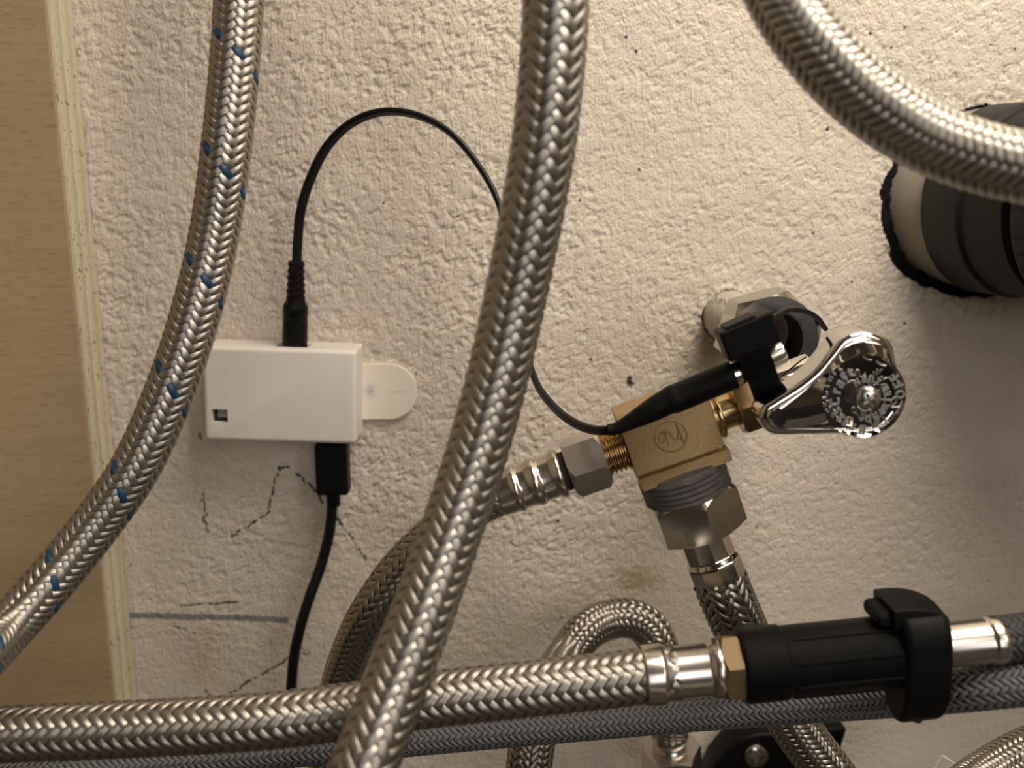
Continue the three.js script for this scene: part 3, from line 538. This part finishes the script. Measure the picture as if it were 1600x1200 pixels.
// ------------------------------------------------------------------ shut-off valve
const vx = (z) => V(STUB.x, STUB.y, z);
{
  const g = new THREE.CylinderGeometry(SR, SR * 1.0, 0.058, 72, 40, true).toNonIndexed(); g.rotateX(Math.PI / 2); g.translate(STUB.x, STUB.y, 0.029 - 0.016);
  const p = g.attributes.position;
  for (let i = 0; i < p.count; i++) { const a = Math.atan2(p.getY(i) - STUB.y, p.getX(i) - STUB.x), z = p.getZ(i), k = 1 + 0.02 * n3(Math.cos(a) * 3, Math.sin(a) * 3, z * 250) + 0.016 * n3(Math.cos(a) * 8, Math.sin(a) * 8, z * 800); p.setXY(i, STUB.x + Math.cos(a) * SR * k, STUB.y + Math.sin(a) * SR * k); }
  single('water_pipe', boxUV(toCreasedNormals(g, 1.2)), std({ color: C(0.58, 0.53, 0.45), roughness: 0.85, bumpMap: rep(grainTex, 0.02), bumpScale: 0.0005 }), vx(0), 'short water pipe stub caked in cream plaster, coming out of the wall', 'pipe');
  const t = thing('shutoff_valve', 'chrome quarter-turn water shutoff valve with lettered lever handle', 'valve', vx(0.036));
  part(t, 'compression_nut', hexNut(vx(0.036), EZ, V(0, -1, 0), 0.0136, 0.0135, 0.08, 0.16, 0.26, 0.0078), M.chromeNut);
  part(t, 'valve_body', lathe(vx(0.0488), EZ, soften([[3, 0], [11.7, 0], [11.7, 0.9], [8.6, 1.0], [7.0, 4], [6.6, 9], [7.4, 16], [8.9, 20], [8.9, 40], [9.8, 41], [9.8, 47], [5, 47]].map(([a, b]) => [a * 0.001, b * 0.001]), 0.0006), 64), M.chrome);
  const op0 = tp(110, -5), od = A;
  part(t, 'outlet_nut', hexNut(op0, od, EZ, 0.0066, 0.0052, 0.12, 0.12, 0.35), M.brass, { label: 'brass hex nut on the outlet' });
  part(t, 'outlet', lathe(op0.clone().addScaledVector(od, 0.0048), od, soften([[3, 0], [4.6, 0], [5.6, 1.2], [6.2, 3.5], [6.4, 14], [2, 14]].map(([a, b]) => [a * 0.001, b * 0.001]), 0.0005)), M.chrome);
  // lever handle
  const zf = 0.1105, hc = at(1350, 620, zf), outline = [[1335, 524], [1361, 520], [1389, 529], [1403, 545], [1409, 570], [1417, 594], [1425, 614], [1422, 634], [1408, 657], [1389, 675], [1362, 682], [1310, 683], [1262, 684], [1217, 684], [1201, 675], [1192, 657], [1197, 640], [1212, 629], [1250, 605], [1279, 581], [1300, 556], [1318, 534]];
  const op2 = outline.map(([x, y]) => { const p = at(x, y, zf).sub(hc); return new THREE.Vector2(p.x, p.y); });
  const curve = new THREE.SplineCurve([...op2, op2[0]]).getPoints(220), sh = new THREE.Shape(curve), bev = 0.0013, DEP = 0.0105;
  const CAP = 0.0019, body = new THREE.ExtrudeGeometry(sh, { depth: DEP - CAP - 2 * bev, bevelEnabled: true, bevelThickness: bev, bevelSize: bev, bevelOffset: -bev, bevelSegments: 6, curveSegments: 4 }).translate(0, 0, -DEP + bev);
  // sloping face: from a thin rim inside the outline up to the round boss in the middle
  const cap = () => {
    const n = curve.length - 1, p = [], ix = [], cw = THREE.ShapeUtils.isClockWise(curve) ? 1 : -1, rows = [[0, -0.00005], [0.04, 0.0004], [0.09, 0.0005], [0.14, 0.00035], [0.3, 0.0006], [0.55, 0.0011], [0.8, 0.0015], [1, 0.0019]];
    for (const [t, h] of rows) for (let i = 0; i < n; i++) {
      const a = curve[(i - 2 + n) % n], b = curve[(i + 2) % n], dx = b.x - a.x, dy = b.y - a.y, l = Math.hypot(dx, dy) || 1, ox = curve[i].x + bev * cw * dy / l, oy = curve[i].y - bev * cw * dx / l, an = Math.atan2(oy, ox);
      p.push(mix(ox, 0.0086 * Math.cos(an), t), mix(oy, 0.0086 * Math.sin(an), t), -CAP + h);
    }
    for (let r = 0; r < rows.length - 1; r++) for (let i = 0; i < n; i++) { const a = r * n + i, b = r * n + (i + 1) % n; cw > 0 ? ix.push(a, a + n, b, b, a + n, b + n) : ix.push(a, b, a + n, b, b + n, a + n); }
    const g = new THREE.BufferGeometry(); g.setAttribute('position', new THREE.Float32BufferAttribute(p, 3)); g.setIndex(ix); g.computeVertexNormals(); return g;
  };
  part(t, 'handle', merge([crease(body, 0.7), cap()]).translate(hc.x, hc.y, hc.z), M.chrome);
  const DRD = 0.00885;
  const handle = t.children[t.children.length - 1];
  part(handle, 'disc', lathe(hc.clone().add(V(0, 0, -0.003)), EZ, [[4, 0], [8.7, 0], [8.8, 0.3], [8.85, 4.2], [8.78, 4.5], [8.6, 4.75], [8.35, 4.85], [8.15, 4.8], [8.0, 4.65], [7.9, 4.55], [0.01, 4.55]].map(([a, b]) => [a * 0.001, b * 0.001]), 96), M.chrome);
  const zt = hc.z + 0.0015;
  // raised lettering round the disc
  const font = await new FontLoader().loadAsync('fonts/droid/droid_sans_bold.typeface.json'), letters = [];
  const ringText = (str, r, a0, stepDeg, size, outward, dirSign) => {
    const adv = [...str];
    let ang = a0;
    adv.forEach((ch, i) => {
      if (ch !== ' ') {
        const g = new TextGeometry(ch, { font, size, depth: 0.0003, curveSegments: 4, bevelEnabled: true, bevelThickness: 0.00005, bevelSize: 0.00003, bevelSegments: 1 });
        g.computeBoundingBox(); g.translate(-(g.boundingBox.max.x + g.boundingBox.min.x) / 2, -size / 2, 0);
        const a = ang * Math.PI / 180; g.rotateZ(a + (outward ? -Math.PI / 2 : Math.PI / 2)); g.translate(hc.x + r * Math.cos(a), hc.y + r * Math.sin(a), zt);
        letters.push(g);
      }
      ang += dirSign * (Array.isArray(stepDeg) ? stepDeg[i] : stepDeg);
    });
  };
  // angles: 0 to the right, counter-clockwise
  ringText('BrassCraft', 0.0066, 265, [19, 14.5, 14.5, 14, 17, 20, 14, 15, 12, 12], 0.0020, true, -1);
  ringText('QUARTER', 0.0041, 276, [22, 20, 19, 19, 18, 18, 18], 0.0014, false, 1);
  ringText('TURN', 0.0041, 62, 21, 0.0014, false, 1);
  ringText('OFF', 0.0067, 7, [18, 16, 16], 0.0019, false, 1);
  const pp = (x, y) => at(1240 + x / 5.715, 490 + y / 5.715, zt + 0.0001), sk = (pts, r = 0.00013) => tube(pts.map(([x, y]) => pp(x, y)), r, 8 * pts.length, 6);
  const poly = (pts, r) => merge(pts.slice(1).map((p, i) => tube([pp(...pts[i]), pp(...p)], r, 2, 6)));
  letters.push(sk([[738, 425], [778, 455], [822, 466]], 0.00022), poly([[912, 735], [868, 780], [872, 838], [915, 790], [912, 735]], 0.00013), poly([[872, 838], [945, 828]], 0.00011));
  letters.push(poly([[675, 930], [715, 1035], [735, 910], [735, 1025], [765, 915], [755, 1020], [830, 960], [770, 905]], 0.00016), poly([[825, 920], [815, 965], [850, 975]], 0.00014));
  const reg = []; for (let i = 0; i < 12; i++) { const a = i / 12 * 6.283; reg.push(pp(797 + 24 * Math.cos(a), 872 + 22 * Math.sin(a))); }
  letters.push(tube(reg, 0.0001, 30, 6, true), poly([[790, 885], [790, 860], [803, 862], [790, 872], [804, 885]], 0.00007));
  part(handle, 'raised_lettering', merge(letters), std({ color: C(0.72, 0.70, 0.67), metalness: 1, roughness: 0.3 }), { label: 'raised lettering in two rings' });
  // screw
  const so = hc.clone().add(V(0.00015, 0, 0.0014)), dome = new THREE.LatheGeometry([[0.0001, -0.002], [2.55, -0.002], [2.6, 0.5], [2.3, 1.05], [1.6, 1.45], [0.8, 1.62], [0.0001, 1.66]].map(([a, b]) => new THREE.Vector2(a * 0.001, b * 0.001)), 40).rotateX(Math.PI / 2);
  let sg = op(dome, new THREE.BoxGeometry(0.0006, 0.0029, 0.002).rotateZ(0.6).translate(0, 0, 0.0016), SUBTRACTION); sg = op(sg, new THREE.BoxGeometry(0.0029, 0.0006, 0.002).rotateZ(0.6).translate(0, 0, 0.0016), SUBTRACTION);
  part(handle, 'screw', crease(sg, 0.6).translate(so.x, so.y, so.z), std({ color: C(0.6, 0.58, 0.53), metalness: 1, roughness: 0.25 }));
}

// ------------------------------------------------------------------ temperature probe and its zip tie
{
  const z = 0.1015, q = (x, y, dz = 0) => at(x, y, z + dz), tip = q(1214, 553, 0.0012), sl = q(1147, 585, 0.001);
  const d = tip.clone().sub(sl).normalize();
  const t = thing('temperature_probe', 'black cabled probe with steel tip strapped along the brass tee', 'sensor probe', sl);
  part(t, 'probe_tube', lathe(sl.clone().addScaledVector(d, -0.004), d, [[0.001, 0], [0.0028, 0], [0.0028, 0.0148], [0.0026, 0.0152], [0.0018, 0.0154], [0.0001, 0.0154]], 40), std({ color: C(0.7, 0.66, 0.6), metalness: 1, roughness: 0.18 }), { label: 'steel tube' });
  // heat-shrink sleeve tapering on to the cable
  const axis = [q(1147, 585, 0.001), q(1100, 604, 0.0005), q(1062, 620), q(1046, 626), q(1020, 640), q(985, 659), q(962, 670), q(950, 672)], cr = new THREE.CatmullRomCurve3(axis), n = 60, rad = 28, pos = [], idx = [];
  const Rt = (u) => u < 0.47 ? 0.0031 : u < 0.53 ? mix(0.0031, 0.00275, (u - 0.47) / 0.06) : mix(0.00275, 0.0013, sstep(0.53, 1.0, u));
  for (let i = 0; i <= n; i++) { const u = i / n, c = cr.getPointAt(u), T = cr.getTangentAt(u), N = EZ.clone().addScaledVector(T, -T.z).normalize(), B = T.clone().cross(N); for (let j = 0; j < rad; j++) { const a = j / rad * 6.28318, r = Rt(u) * (i === 0 ? 0.93 : 1); pos.push(...c.clone().addScaledVector(N, r * Math.cos(a)).addScaledVector(B, r * Math.sin(a)).toArray()); if (i < n) { const k = i * rad + j, l = i * rad + (j + 1) % rad; idx.push(k, k + rad, l, l, k + rad, l + rad); } } }
  const g = new THREE.BufferGeometry(); g.setAttribute('position', new THREE.Float32BufferAttribute(pos, 3)); g.setIndex(idx); g.computeVertexNormals();
  part(t, 'heat_shrink_sleeve', g, M.blackMatte);
  // flat twin cable, from the sleeve over to the jack plug above the white box
  const cab = [q(975, 665), q(950, 672), at(920, 670, 0.096), at(888, 655, 0.088), at(860, 630, 0.078), at(838, 598, 0.068), at(815, 520, 0.052), at(800, 420, 0.042), at(779, 318, 0.034), at(745, 255, 0.029), at(700, 205, 0.026), at(650, 180, 0.024), at(598, 175, 0.022), at(550, 192, 0.0195), at(512, 228, 0.0172), at(485, 280, 0.0155), at(470, 330, 0.0145), at(465, 380, 0.014), at(463.5, 425, 0.0135)];
  const fr = frames(cab, 260), cp = [], ci = [], sec = 20, hw = (s) => mix(0.00105, 0.0016, sstep(0.45, 0.75, s / fr.L)), o = { P: V(), T: V(), N: V(), B: V() };
  for (let i = 0; i <= 260; i++) { const s = fr.L * i / 260, w = hw(s); frameAt(fr, s, o); for (let j = 0; j < sec; j++) { const a = j / sec * 6.28318, c = Math.cos(a), e = Math.sin(a), sx = Math.sign(c) * Math.pow(Math.abs(c), 0.7) * w, sy = Math.sign(e) * Math.pow(Math.abs(e), 0.8) * 0.00085 * (1 - 0.12 * Math.exp(-c * c * 30)); cp.push(...o.P.clone().addScaledVector(o.B, sx).addScaledVector(o.N, sy).toArray()); if (i < 260) { const k = i * sec + j, l = i * sec + (j + 1) % sec; ci.push(k, l, k + sec, l, l + sec, k + sec); } } }
  const cg = new THREE.BufferGeometry(); cg.setAttribute('position', new THREE.Float32BufferAttribute(cp, 3)); cg.setIndex(ci); cg.computeVertexNormals();
  part(t, 'cable', cg, M.cableBlack);
  // plug: ribbed strain relief and body
  const z2 = 0.0095, p0 = at(463, 408, 0.0125), p1 = at(460.5, 550, 0.0085), pd = p1.clone().sub(p0).normalize(), L = p1.distanceTo(p0), mm = 0.001, sc = L / 0.0282;
  const rows = [[1, 0], [2.3, 0.1], [2.45, 0.6]]; for (let i = 0; i < 5; i++) rows.push([2.5 + i * 0.08, 1.1 + i * 2.05], [2.25 + i * 0.08, 1.5 + i * 2.05], [2.25 + i * 0.08, 2.3 + i * 2.05], [2.5 + i * 0.08, 2.7 + i * 2.05]);
  rows.push([2.9, 12.3], [3.6, 13.4], [3.75, 14], [3.75, 16], [3.65, 16.2], [3.65, 16.7], [3.75, 16.9], [3.65, 17.1], [3.65, 17.6], [3.75, 17.8], [3.65, 18], [3.65, 18.5], [3.75, 18.7], [3.75, 29], [2, 29.2]);
  const plug = part(t, 'jack_plug', lathe(p0, pd, rows.map(([a, b]) => [a * mm, b * mm * sc]), 40), M.blackPlastic);
  for (let i = 0; i < 5; i++) part(plug, 'relief_slot', box(p0.clone().addScaledVector(pd, (1.9 + i * 2.05) * mm * sc).add(V(0, 0, 0.00215 + i * 0.00008)), EX, EY, EZ, 0.0026, 0.00085, 0.0008, 0.0002, 1), M.cableBlack);

  // zip tie
  const hz = 0.105, h0 = at(1168, 524, hz), k = thing('zip_tie', 'black zip tie with square head holding the probe to the valve', 'zip tie', h0);
  const hx = at(1206, 506, hz).sub(at(1130, 538, hz)).normalize(), hy = V(-hx.y, hx.x, 0);
  part(k, 'head', box(h0, hx, hy, EZ, 0.0116, 0.0068, 0.0062, 0.0007, 3), M.blackPlastic);
  part(k, 'head_lip', box(h0.clone().addScaledVector(hy, 0.0034).addScaledVector(hx, -0.0008), hx, hy, EZ, 0.0066, 0.0011, 0.0052, 0.0004), M.blackPlastic);
  // strap: from the head over the probe and round under the outlet
  const ribbon = (pts, w, th, wd) => { const f = frames(pts, 120), P = [], I = [], o2 = { P: V(), T: V(), N: V(), B: V() }; for (let i = 0; i <= 120; i++) { frameAt(f, f.L * i / 120, o2); const nn = o2.T.clone().cross(wd).normalize(); for (const [a, b] of [[1, 1], [1, -1], [-1, -1], [-1, 1]]) P.push(...o2.P.clone().addScaledVector(wd, a * w / 2).addScaledVector(nn, b * th / 2).toArray()); if (i < 120) for (let j = 0; j < 4; j++) { const m = i * 4 + j, l = i * 4 + (j + 1) % 4; I.push(m, l, m + 4, l, l + 4, m + 4); } } const r = new THREE.BufferGeometry(); r.setAttribute('position', new THREE.Float32BufferAttribute(P, 3)); r.setIndex(I); r.computeVertexNormals(); return crease(r, 0.6); };
  part(k, 'strap', ribbon([at(1172, 545, 0.1075), at(1180, 560, 0.1072), at(1190, 586, 0.1062), at(1199, 612, 0.1025), at(1205, 640, 0.096), at(1205, 648, 0.088), at(1196, 630, 0.08), at(1170, 560, 0.082), at(1160, 530, 0.094), at(1163, 520, 0.102)], 0.0062, 0.0011, hx), M.blackPlastic);
  part(k, 'strap_tail', tube([at(1200, 500, 0.104), at(1212, 494, 0.1), at(1226, 486, 0.092), at(1243, 484, 0.084), at(1262, 488, 0.076), at(1278, 498, 0.068), at(1290, 514, 0.06)], 0.00065, 60, 10), M.blackPlastic);
}

// ------------------------------------------------------------------ white leak-sensor box, tab and USB lead
{
  const zf = 0.0158, tl = at(316, 541, zf), tr = at(557, 545, zf), bl = at(317, 688, zf), br = at(557, 698, zf);
  const c = tl.clone().add(tr).add(bl).add(br).multiplyScalar(0.25), X = tr.clone().sub(tl).add(br).sub(bl).normalize(), Yb = V(-X.y, X.x, 0);
  const w = tr.distanceTo(tl), h = tl.distanceTo(bl), D = 0.0148;
  const mid = V(c.x, c.y, 0.0158 - D / 2), t = thing('sensor_box', 'small white plastic sensor box stuck to the wall between two black plugs', 'sensor', V(c.x, c.y, 0.001));
  let g = new RoundedBoxGeometry(w, h, D, 4, 0.0014);
  // little window in the front and the plug opening in the top
  const wp = at(343.5, 650, zf).sub(c), wx = wp.dot(X), wy = wp.dot(Yb);
  g = op(g, new THREE.BoxGeometry(0.0047, 0.0041, 0.006).translate(wx, wy, D / 2), SUBTRACTION);
  const pp = at(460, 546, 0.0085).sub(c), px = pp.dot(X);
  g = op(g, new THREE.BoxGeometry(0.0100, 0.006, 0.0082).translate(px, h / 2, -0.0002), SUBTRACTION);
  const Mx = frameM(mid, X, Yb, EZ);
  part(t, 'case', boxUV(crease(g, 0.6)).applyMatrix4(Mx), M.whiteBox);
  part(t, 'back_cover', new RoundedBoxGeometry(w + 0.0003, h + 0.0003, 0.0022, 3, 0.001).translate(0, 0, -D / 2 + 0.0011).applyMatrix4(Mx), M.whiteBox);
  part(t, 'circuit_board', new THREE.BoxGeometry(0.0060, 0.0054, 0.0008).translate(wx, wy, D / 2 - 0.0027).applyMatrix4(Mx), std({ color: C(0.01, 0.01, 0.01), roughness: 0.4 }));
  part(t, 'chip', new THREE.BoxGeometry(0.0033, 0.0028, 0.0009).translate(wx + 0.0007, wy + 0.0007, D / 2 - 0.0019).applyMatrix4(Mx), std({ color: C(0.3, 0.29, 0.28), roughness: 0.35 }));
  // adhesive tab
  const tw = at(565, 612, 0.0012), te = at(651, 612, 0.0012), th = (at(600, 570, 0.0012).y - at(600, 655, 0.0012).y) / 2, len = te.x - tw.x;
  const s = new THREE.Shape(); s.moveTo(-0.012, th); s.lineTo(len - th, th); s.absarc(len - th, 0, th, Math.PI / 2, -Math.PI / 2, true); s.lineTo(-0.012, -th); s.closePath();
  const tg = new THREE.ExtrudeGeometry(s, { depth: 0.0008, bevelEnabled: true, bevelThickness: 0.0002, bevelSize: 0.0002, bevelSegments: 2, curveSegments: 40 }).translate(tw.x, tw.y, 0.0007);
  const smudge = dataTex(256, 256, (u, v) => { const a = Math.exp(-(((u - 0.50) / 0.05) ** 2 + ((v - 0.52) / 0.1) ** 2)) * (0.6 + 0.5 * n2(u * 24, v * 24)) + 0.3 * Math.exp(-(((u - 0.8) / 0.12) ** 2 + ((v - 0.5) / 0.02) ** 2)); return [0.93 - 0.3 * a, 0.90 - 0.26 * a, 0.85 - 0.19 * a]; }, true);
  smudge.wrapS = smudge.wrapT = THREE.ClampToEdgeWrapping; smudge.repeat.set(1 / (len + 0.012), 1 / (2 * th)); smudge.offset.set(-(tw.x - 0.012) / (len + 0.012), -(tw.y - th) / (2 * th));
  single('adhesive_tab', boxUV(tg), new THREE.MeshPhysicalMaterial({ map: smudge, roughness: 0.3, clearcoat: 0.3 }), V(tw.x, tw.y, 0.0005), 'rounded white adhesive strip tab sticking out beside the sensor box', 'adhesive strip');
  // USB lead out of the bottom
  const u0 = at(520, 690, 0.0085), u1 = at(520.5, 770, 0.0085), ud = u1.clone().sub(u0), ul = ud.length();
  const usb = thing('usb_cable', 'black cable with flat plug hanging from the bottom of the sensor box', 'cable', u0);
  part(usb, 'plug', box(u0.clone().add(u1).multiplyScalar(0.5), EX, EY, EZ, 0.0102, ul, 0.0072, 0.0012, 3), M.blackPlastic);
  part(usb, 'strain_relief', lathe(u1.clone().add(V(0, 0.0005, 0)), V(0, -1, 0), soften([[1.5, 0], [2.25, 0], [2.15, 4.6], [1.7, 5], [1, 5]].map(([a, b]) => [a * 0.001, b * 0.001]), 0.0003), 24), M.blackPlastic);
  part(usb, 'cord', tube([at(519, 780, 0.0085), at(518.5, 798, 0.0085), at(514, 835, 0.009), at(501, 885, 0.0105), at(483, 935, 0.013), at(468, 985, 0.015), at(459, 1030, 0.016), at(455, 1080, 0.016), at(453, 1140, 0.016), at(452, 1220, 0.016), at(454, 1290, 0.016)], 0.00172, 160, 16), M.cableBlack);
}

// ------------------------------------------------------------------ black drain pipe through the wall
{
  const t = thing('drain_pipe', 'wide black plastic drain pipe coming through a broken hole in the wall', 'pipe', D0), mm = 0.001, ref = EY;
  part(t, 'painted_pipe', lathe(D0.clone().addScaledVector(DDIR, -0.03), DDIR, [[0.0225, 0], [DR, 0], [DR, 0.045]], 96, ref), std({ color: C(0.62, 0.56, 0.47), roughness: 0.7, bumpMap: rep(grainTex, 0.02), bumpScale: 0.0004 }), { label: 'cream painted end by the wall' });
  {
    const p = [], ix = [], n = drainHole.length;                 // black sealant crumbled into the gap
    for (let k = 0; k < 5; k++) drainHole.forEach(([x, y]) => { const dx = x - D0.x, dy = y - D0.y, f = mix(1.03, 0.88 + 0.05 * n2(dx * 300, dy * 300), k / 4); p.push(D0.x + dx * f, D0.y + dy * f, -0.0012 + 0.0009 * n3(x * 700, y * 700, k * 0.9) - 0.0012 * (k === 0)); });
    for (let k = 0; k < 4; k++) for (let i = 0; i < n; i++) { const a = k * n + i, b = k * n + (i + 1) % n; ix.push(a, b, a + n, b, b + n, a + n); }
    const g = new THREE.BufferGeometry(); g.setAttribute('position', new THREE.Float32BufferAttribute(p, 3)); g.setIndex(ix); g.computeVertexNormals();
    part(t, 'sealant', g, phys({ color: C(0.006, 0.0055, 0.005), roughness: 0.8, specularIntensity: 0.3 }), { label: 'crumbling black sealant in the gap' });
  }
  part(t, 'coupling', lathe(D0.clone().addScaledVector(DDIR, 0.0022), DDIR, soften([[27, 0], [28.4, 0], [28.6, 13.6], [27.4, 14.2], [27.4, 28.5], [24, 28.5]].map(([a, b]) => [a * mm, b * mm]), 0.0003), 96, ref), M.abs);
  part(t, 'slip_nut', lathe(D0.clone().addScaledVector(DDIR, 0.0345), DDIR, soften([[26, 0], [28.9, 0.3], [30, 1.8], [30, 14], [29, 15.5], [24, 15.5]].map(([a, b]) => [a * mm, b * mm]), 0.0005), 96, ref), M.abs);
  const j = D0.clone().addScaledVector(DDIR, 0.049);
  for (let i = 0; i < 40; i++) { const [X, Y, Z] = basisFor(DDIR, ref), a = i / 40 * 6.28318, n = X.clone().multiplyScalar(Math.cos(a)).addScaledVector(Z, Math.sin(a)); part(t.children[3], 'grip_rib', box(D0.clone().addScaledVector(DDIR, 0.0425).addScaledVector(n, 0.0300), DDIR.clone().cross(n), DDIR, n, 0.0012, 0.0115, 0.0009, 0.0003, 1), M.abs); }
  const jp = (x, y, z) => j.clone().add(V(x, y, z)), pe = [j, j.clone().addScaledVector(DDIR, 0.012), jp(0.025, -0.002, 0.032), jp(0.07, -0.006, 0.04), jp(0.105, -0.03, 0.04), jp(0.115, -0.07, 0.04), jp(0.14, -0.105, 0.04), jp(0.175, -0.105, 0.04), jp(0.198, -0.07, 0.04), jp(0.2, 0.0, 0.04), jp(0.2, 0.15, 0.04), jp(0.2, 0.50, 0.04)];
  part(t, 'bend', tube(pe, 0.0238, 160, 40), M.abs);
}
// black pipe bracket with screw low on the wall
{
  const z1 = 0.014, mk = (x, y) => { const p = at(x, y, z1); return new THREE.Vector2(p.x, p.y); };
  const pts = [[1105, 1225], [1118, 1196], [1136, 1174], [1158, 1156], [1182, 1148], [1230, 1144], [1286, 1139], [1318, 1138], [1324, 1142], [1316, 1166], [1308, 1200], [1300, 1260], [1120, 1270]].map(([x, y]) => mk(x, y));
  const g = new THREE.ExtrudeGeometry(new THREE.Shape(pts), { depth: 0.010, bevelEnabled: true, bevelThickness: 0.0012, bevelSize: 0.0012, bevelOffset: -0.0012, bevelSegments: 3 }).translate(0, 0, z1 - 0.0112);
  const c = at(1181, 1180, z1), t = thing('wall_bracket', 'black plastic bracket screwed low on the wall behind the hoses', 'bracket', V(c.x, c.y, 0.002));
  part(t, 'plate', crease(g, 0.6), M.blackPlastic);
  const dome = new THREE.LatheGeometry([[0.0001, -0.3], [4.0, -0.3], [4.1, 0.5], [3.8, 1.1], [2.8, 1.6], [1.4, 1.8], [0.0001, 1.85]].map(([a, b]) => new THREE.Vector2(a * 0.001, b * 0.001)), 40).rotateX(Math.PI / 2);
  let sg = op(dome, new THREE.BoxGeometry(0.0013, 0.0048, 0.003).rotateZ(0.25).translate(0, 0, 0.0020), SUBTRACTION); sg = op(sg, new THREE.BoxGeometry(0.0048, 0.0013, 0.003).rotateZ(0.25).translate(0, 0, 0.0020), SUBTRACTION);
  part(t, 'screw', crease(sg, 0.6).translate(c.x, c.y, z1), M.chromeNut);
}
// hose and white tag in the lower right corner
{
  const R = 0.0065, pts = viaWidth([[1420, 1340, 94], [1480, 1268, 84], [1535, 1218, 79], [1590, 1185, 78], [1650, 1160, 78], [1740, 1130, 78], [1840, 1105, 78]], R);
  const t = thing('braided_hose', 'dim steel braided hose cutting across the bottom right corner', 'hose', pts[0]);
  hose(t, pts, R, { N: 16, lead: 0.026, mat: M.steelBraidFine, open: 'start' });
  const z = 0.062, a = at(1472, 1180, z), b = at(1506, 1202, z), d = at(1450, 1222, z), X = b.clone().sub(a).normalize();
  const s = new THREE.Shape(); const q = (p) => [p.x, p.y]; s.moveTo(...q(a)); s.lineTo(...q(b)); s.lineTo(...q(at(1520, 1330, z))); s.lineTo(...q(at(1400, 1310, z))); s.closePath();
  const g = new THREE.ExtrudeGeometry(s, { depth: 0.0005, bevelEnabled: true, bevelThickness: 0.0001, bevelSize: 0.0001, bevelSegments: 1 }).translate(0, 0, z - 0.0003);
  single('paper_tag', boxUV(g), std({ color: C(0.86, 0.82, 0.77), roughness: 0.7 }), a, 'corner of a plain white paper tag beside the bottom right hose', 'tag');
}
// lamp on a stand in the kitchen, right of the open cabinet
{
  const d = SCENE_MID.clone().sub(STAND.pos).normalize(), X = V(0, 1, 0).cross(d).normalize(), Y = d.clone().cross(X), p = STAND.pos.clone().addScaledVector(d, -0.012);
  const t = thing('stand_lamp', 'large square lamp on a thin black stand in the kitchen', 'lamp', V(p.x, 0, p.z));
  part(t, 'housing', box(p.clone().addScaledVector(d, -0.014), X, Y, d, STAND.w + 0.03, STAND.h + 0.03, 0.024, 0.006), M.blackMatte);
  part(t, 'diffuser', box(p.clone().addScaledVector(d, 0.002), X, Y, d, STAND.w, STAND.h, 0.006, 0.002), std({ color: C(0.6, 0.57, 0.52), emissive: STAND.color, emissiveIntensity: 1.5, roughness: 0.5 }));
  part(t, 'pole', lathe(V(p.x, 0, p.z).addScaledVector(d, -0.06), EY, [[0.16, 0], [0.16, 0.012], [0.013, 0.02], [0.013, 0.93], [0.0001, 0.93]], 32), M.blackMatte);
}
// the warm work lamp itself, outside the picture at the upper right
{
  const d = SCENE_MID.clone().sub(LAMP.pos).normalize(), X = V(0, 1, 0).cross(d).normalize(), Y = d.clone().cross(X), p = LAMP.pos.clone().addScaledVector(d, -0.012);
  const t = thing('work_lamp', 'square warm work lamp hung inside the cabinet at its upper right', 'lamp', p);
  part(t, 'housing', box(p.clone().addScaledVector(d, -0.012), X, Y, d, LAMP.w + 0.02, LAMP.h + 0.02, 0.02, 0.004), M.blackMatte);
  part(t, 'diffuser', box(p.clone().addScaledVector(d, 0.002), X, Y, d, LAMP.w, LAMP.h, 0.006, 0.002), std({ color: C(0.6, 0.55, 0.45), emissive: LAMP.color, emissiveIntensity: 2, roughness: 0.5 }));
  part(t, 'bracket', box(V(p.x + 0.035, 0.755, p.z), EX, EY, EZ, 0.012, 0.208, 0.012, 0.002), M.blackMatte);
}

scene.traverse((o) => { if (o.isMesh) { o.castShadow = true; o.receiveShadow = true; } });
renderer.render(scene, camera);
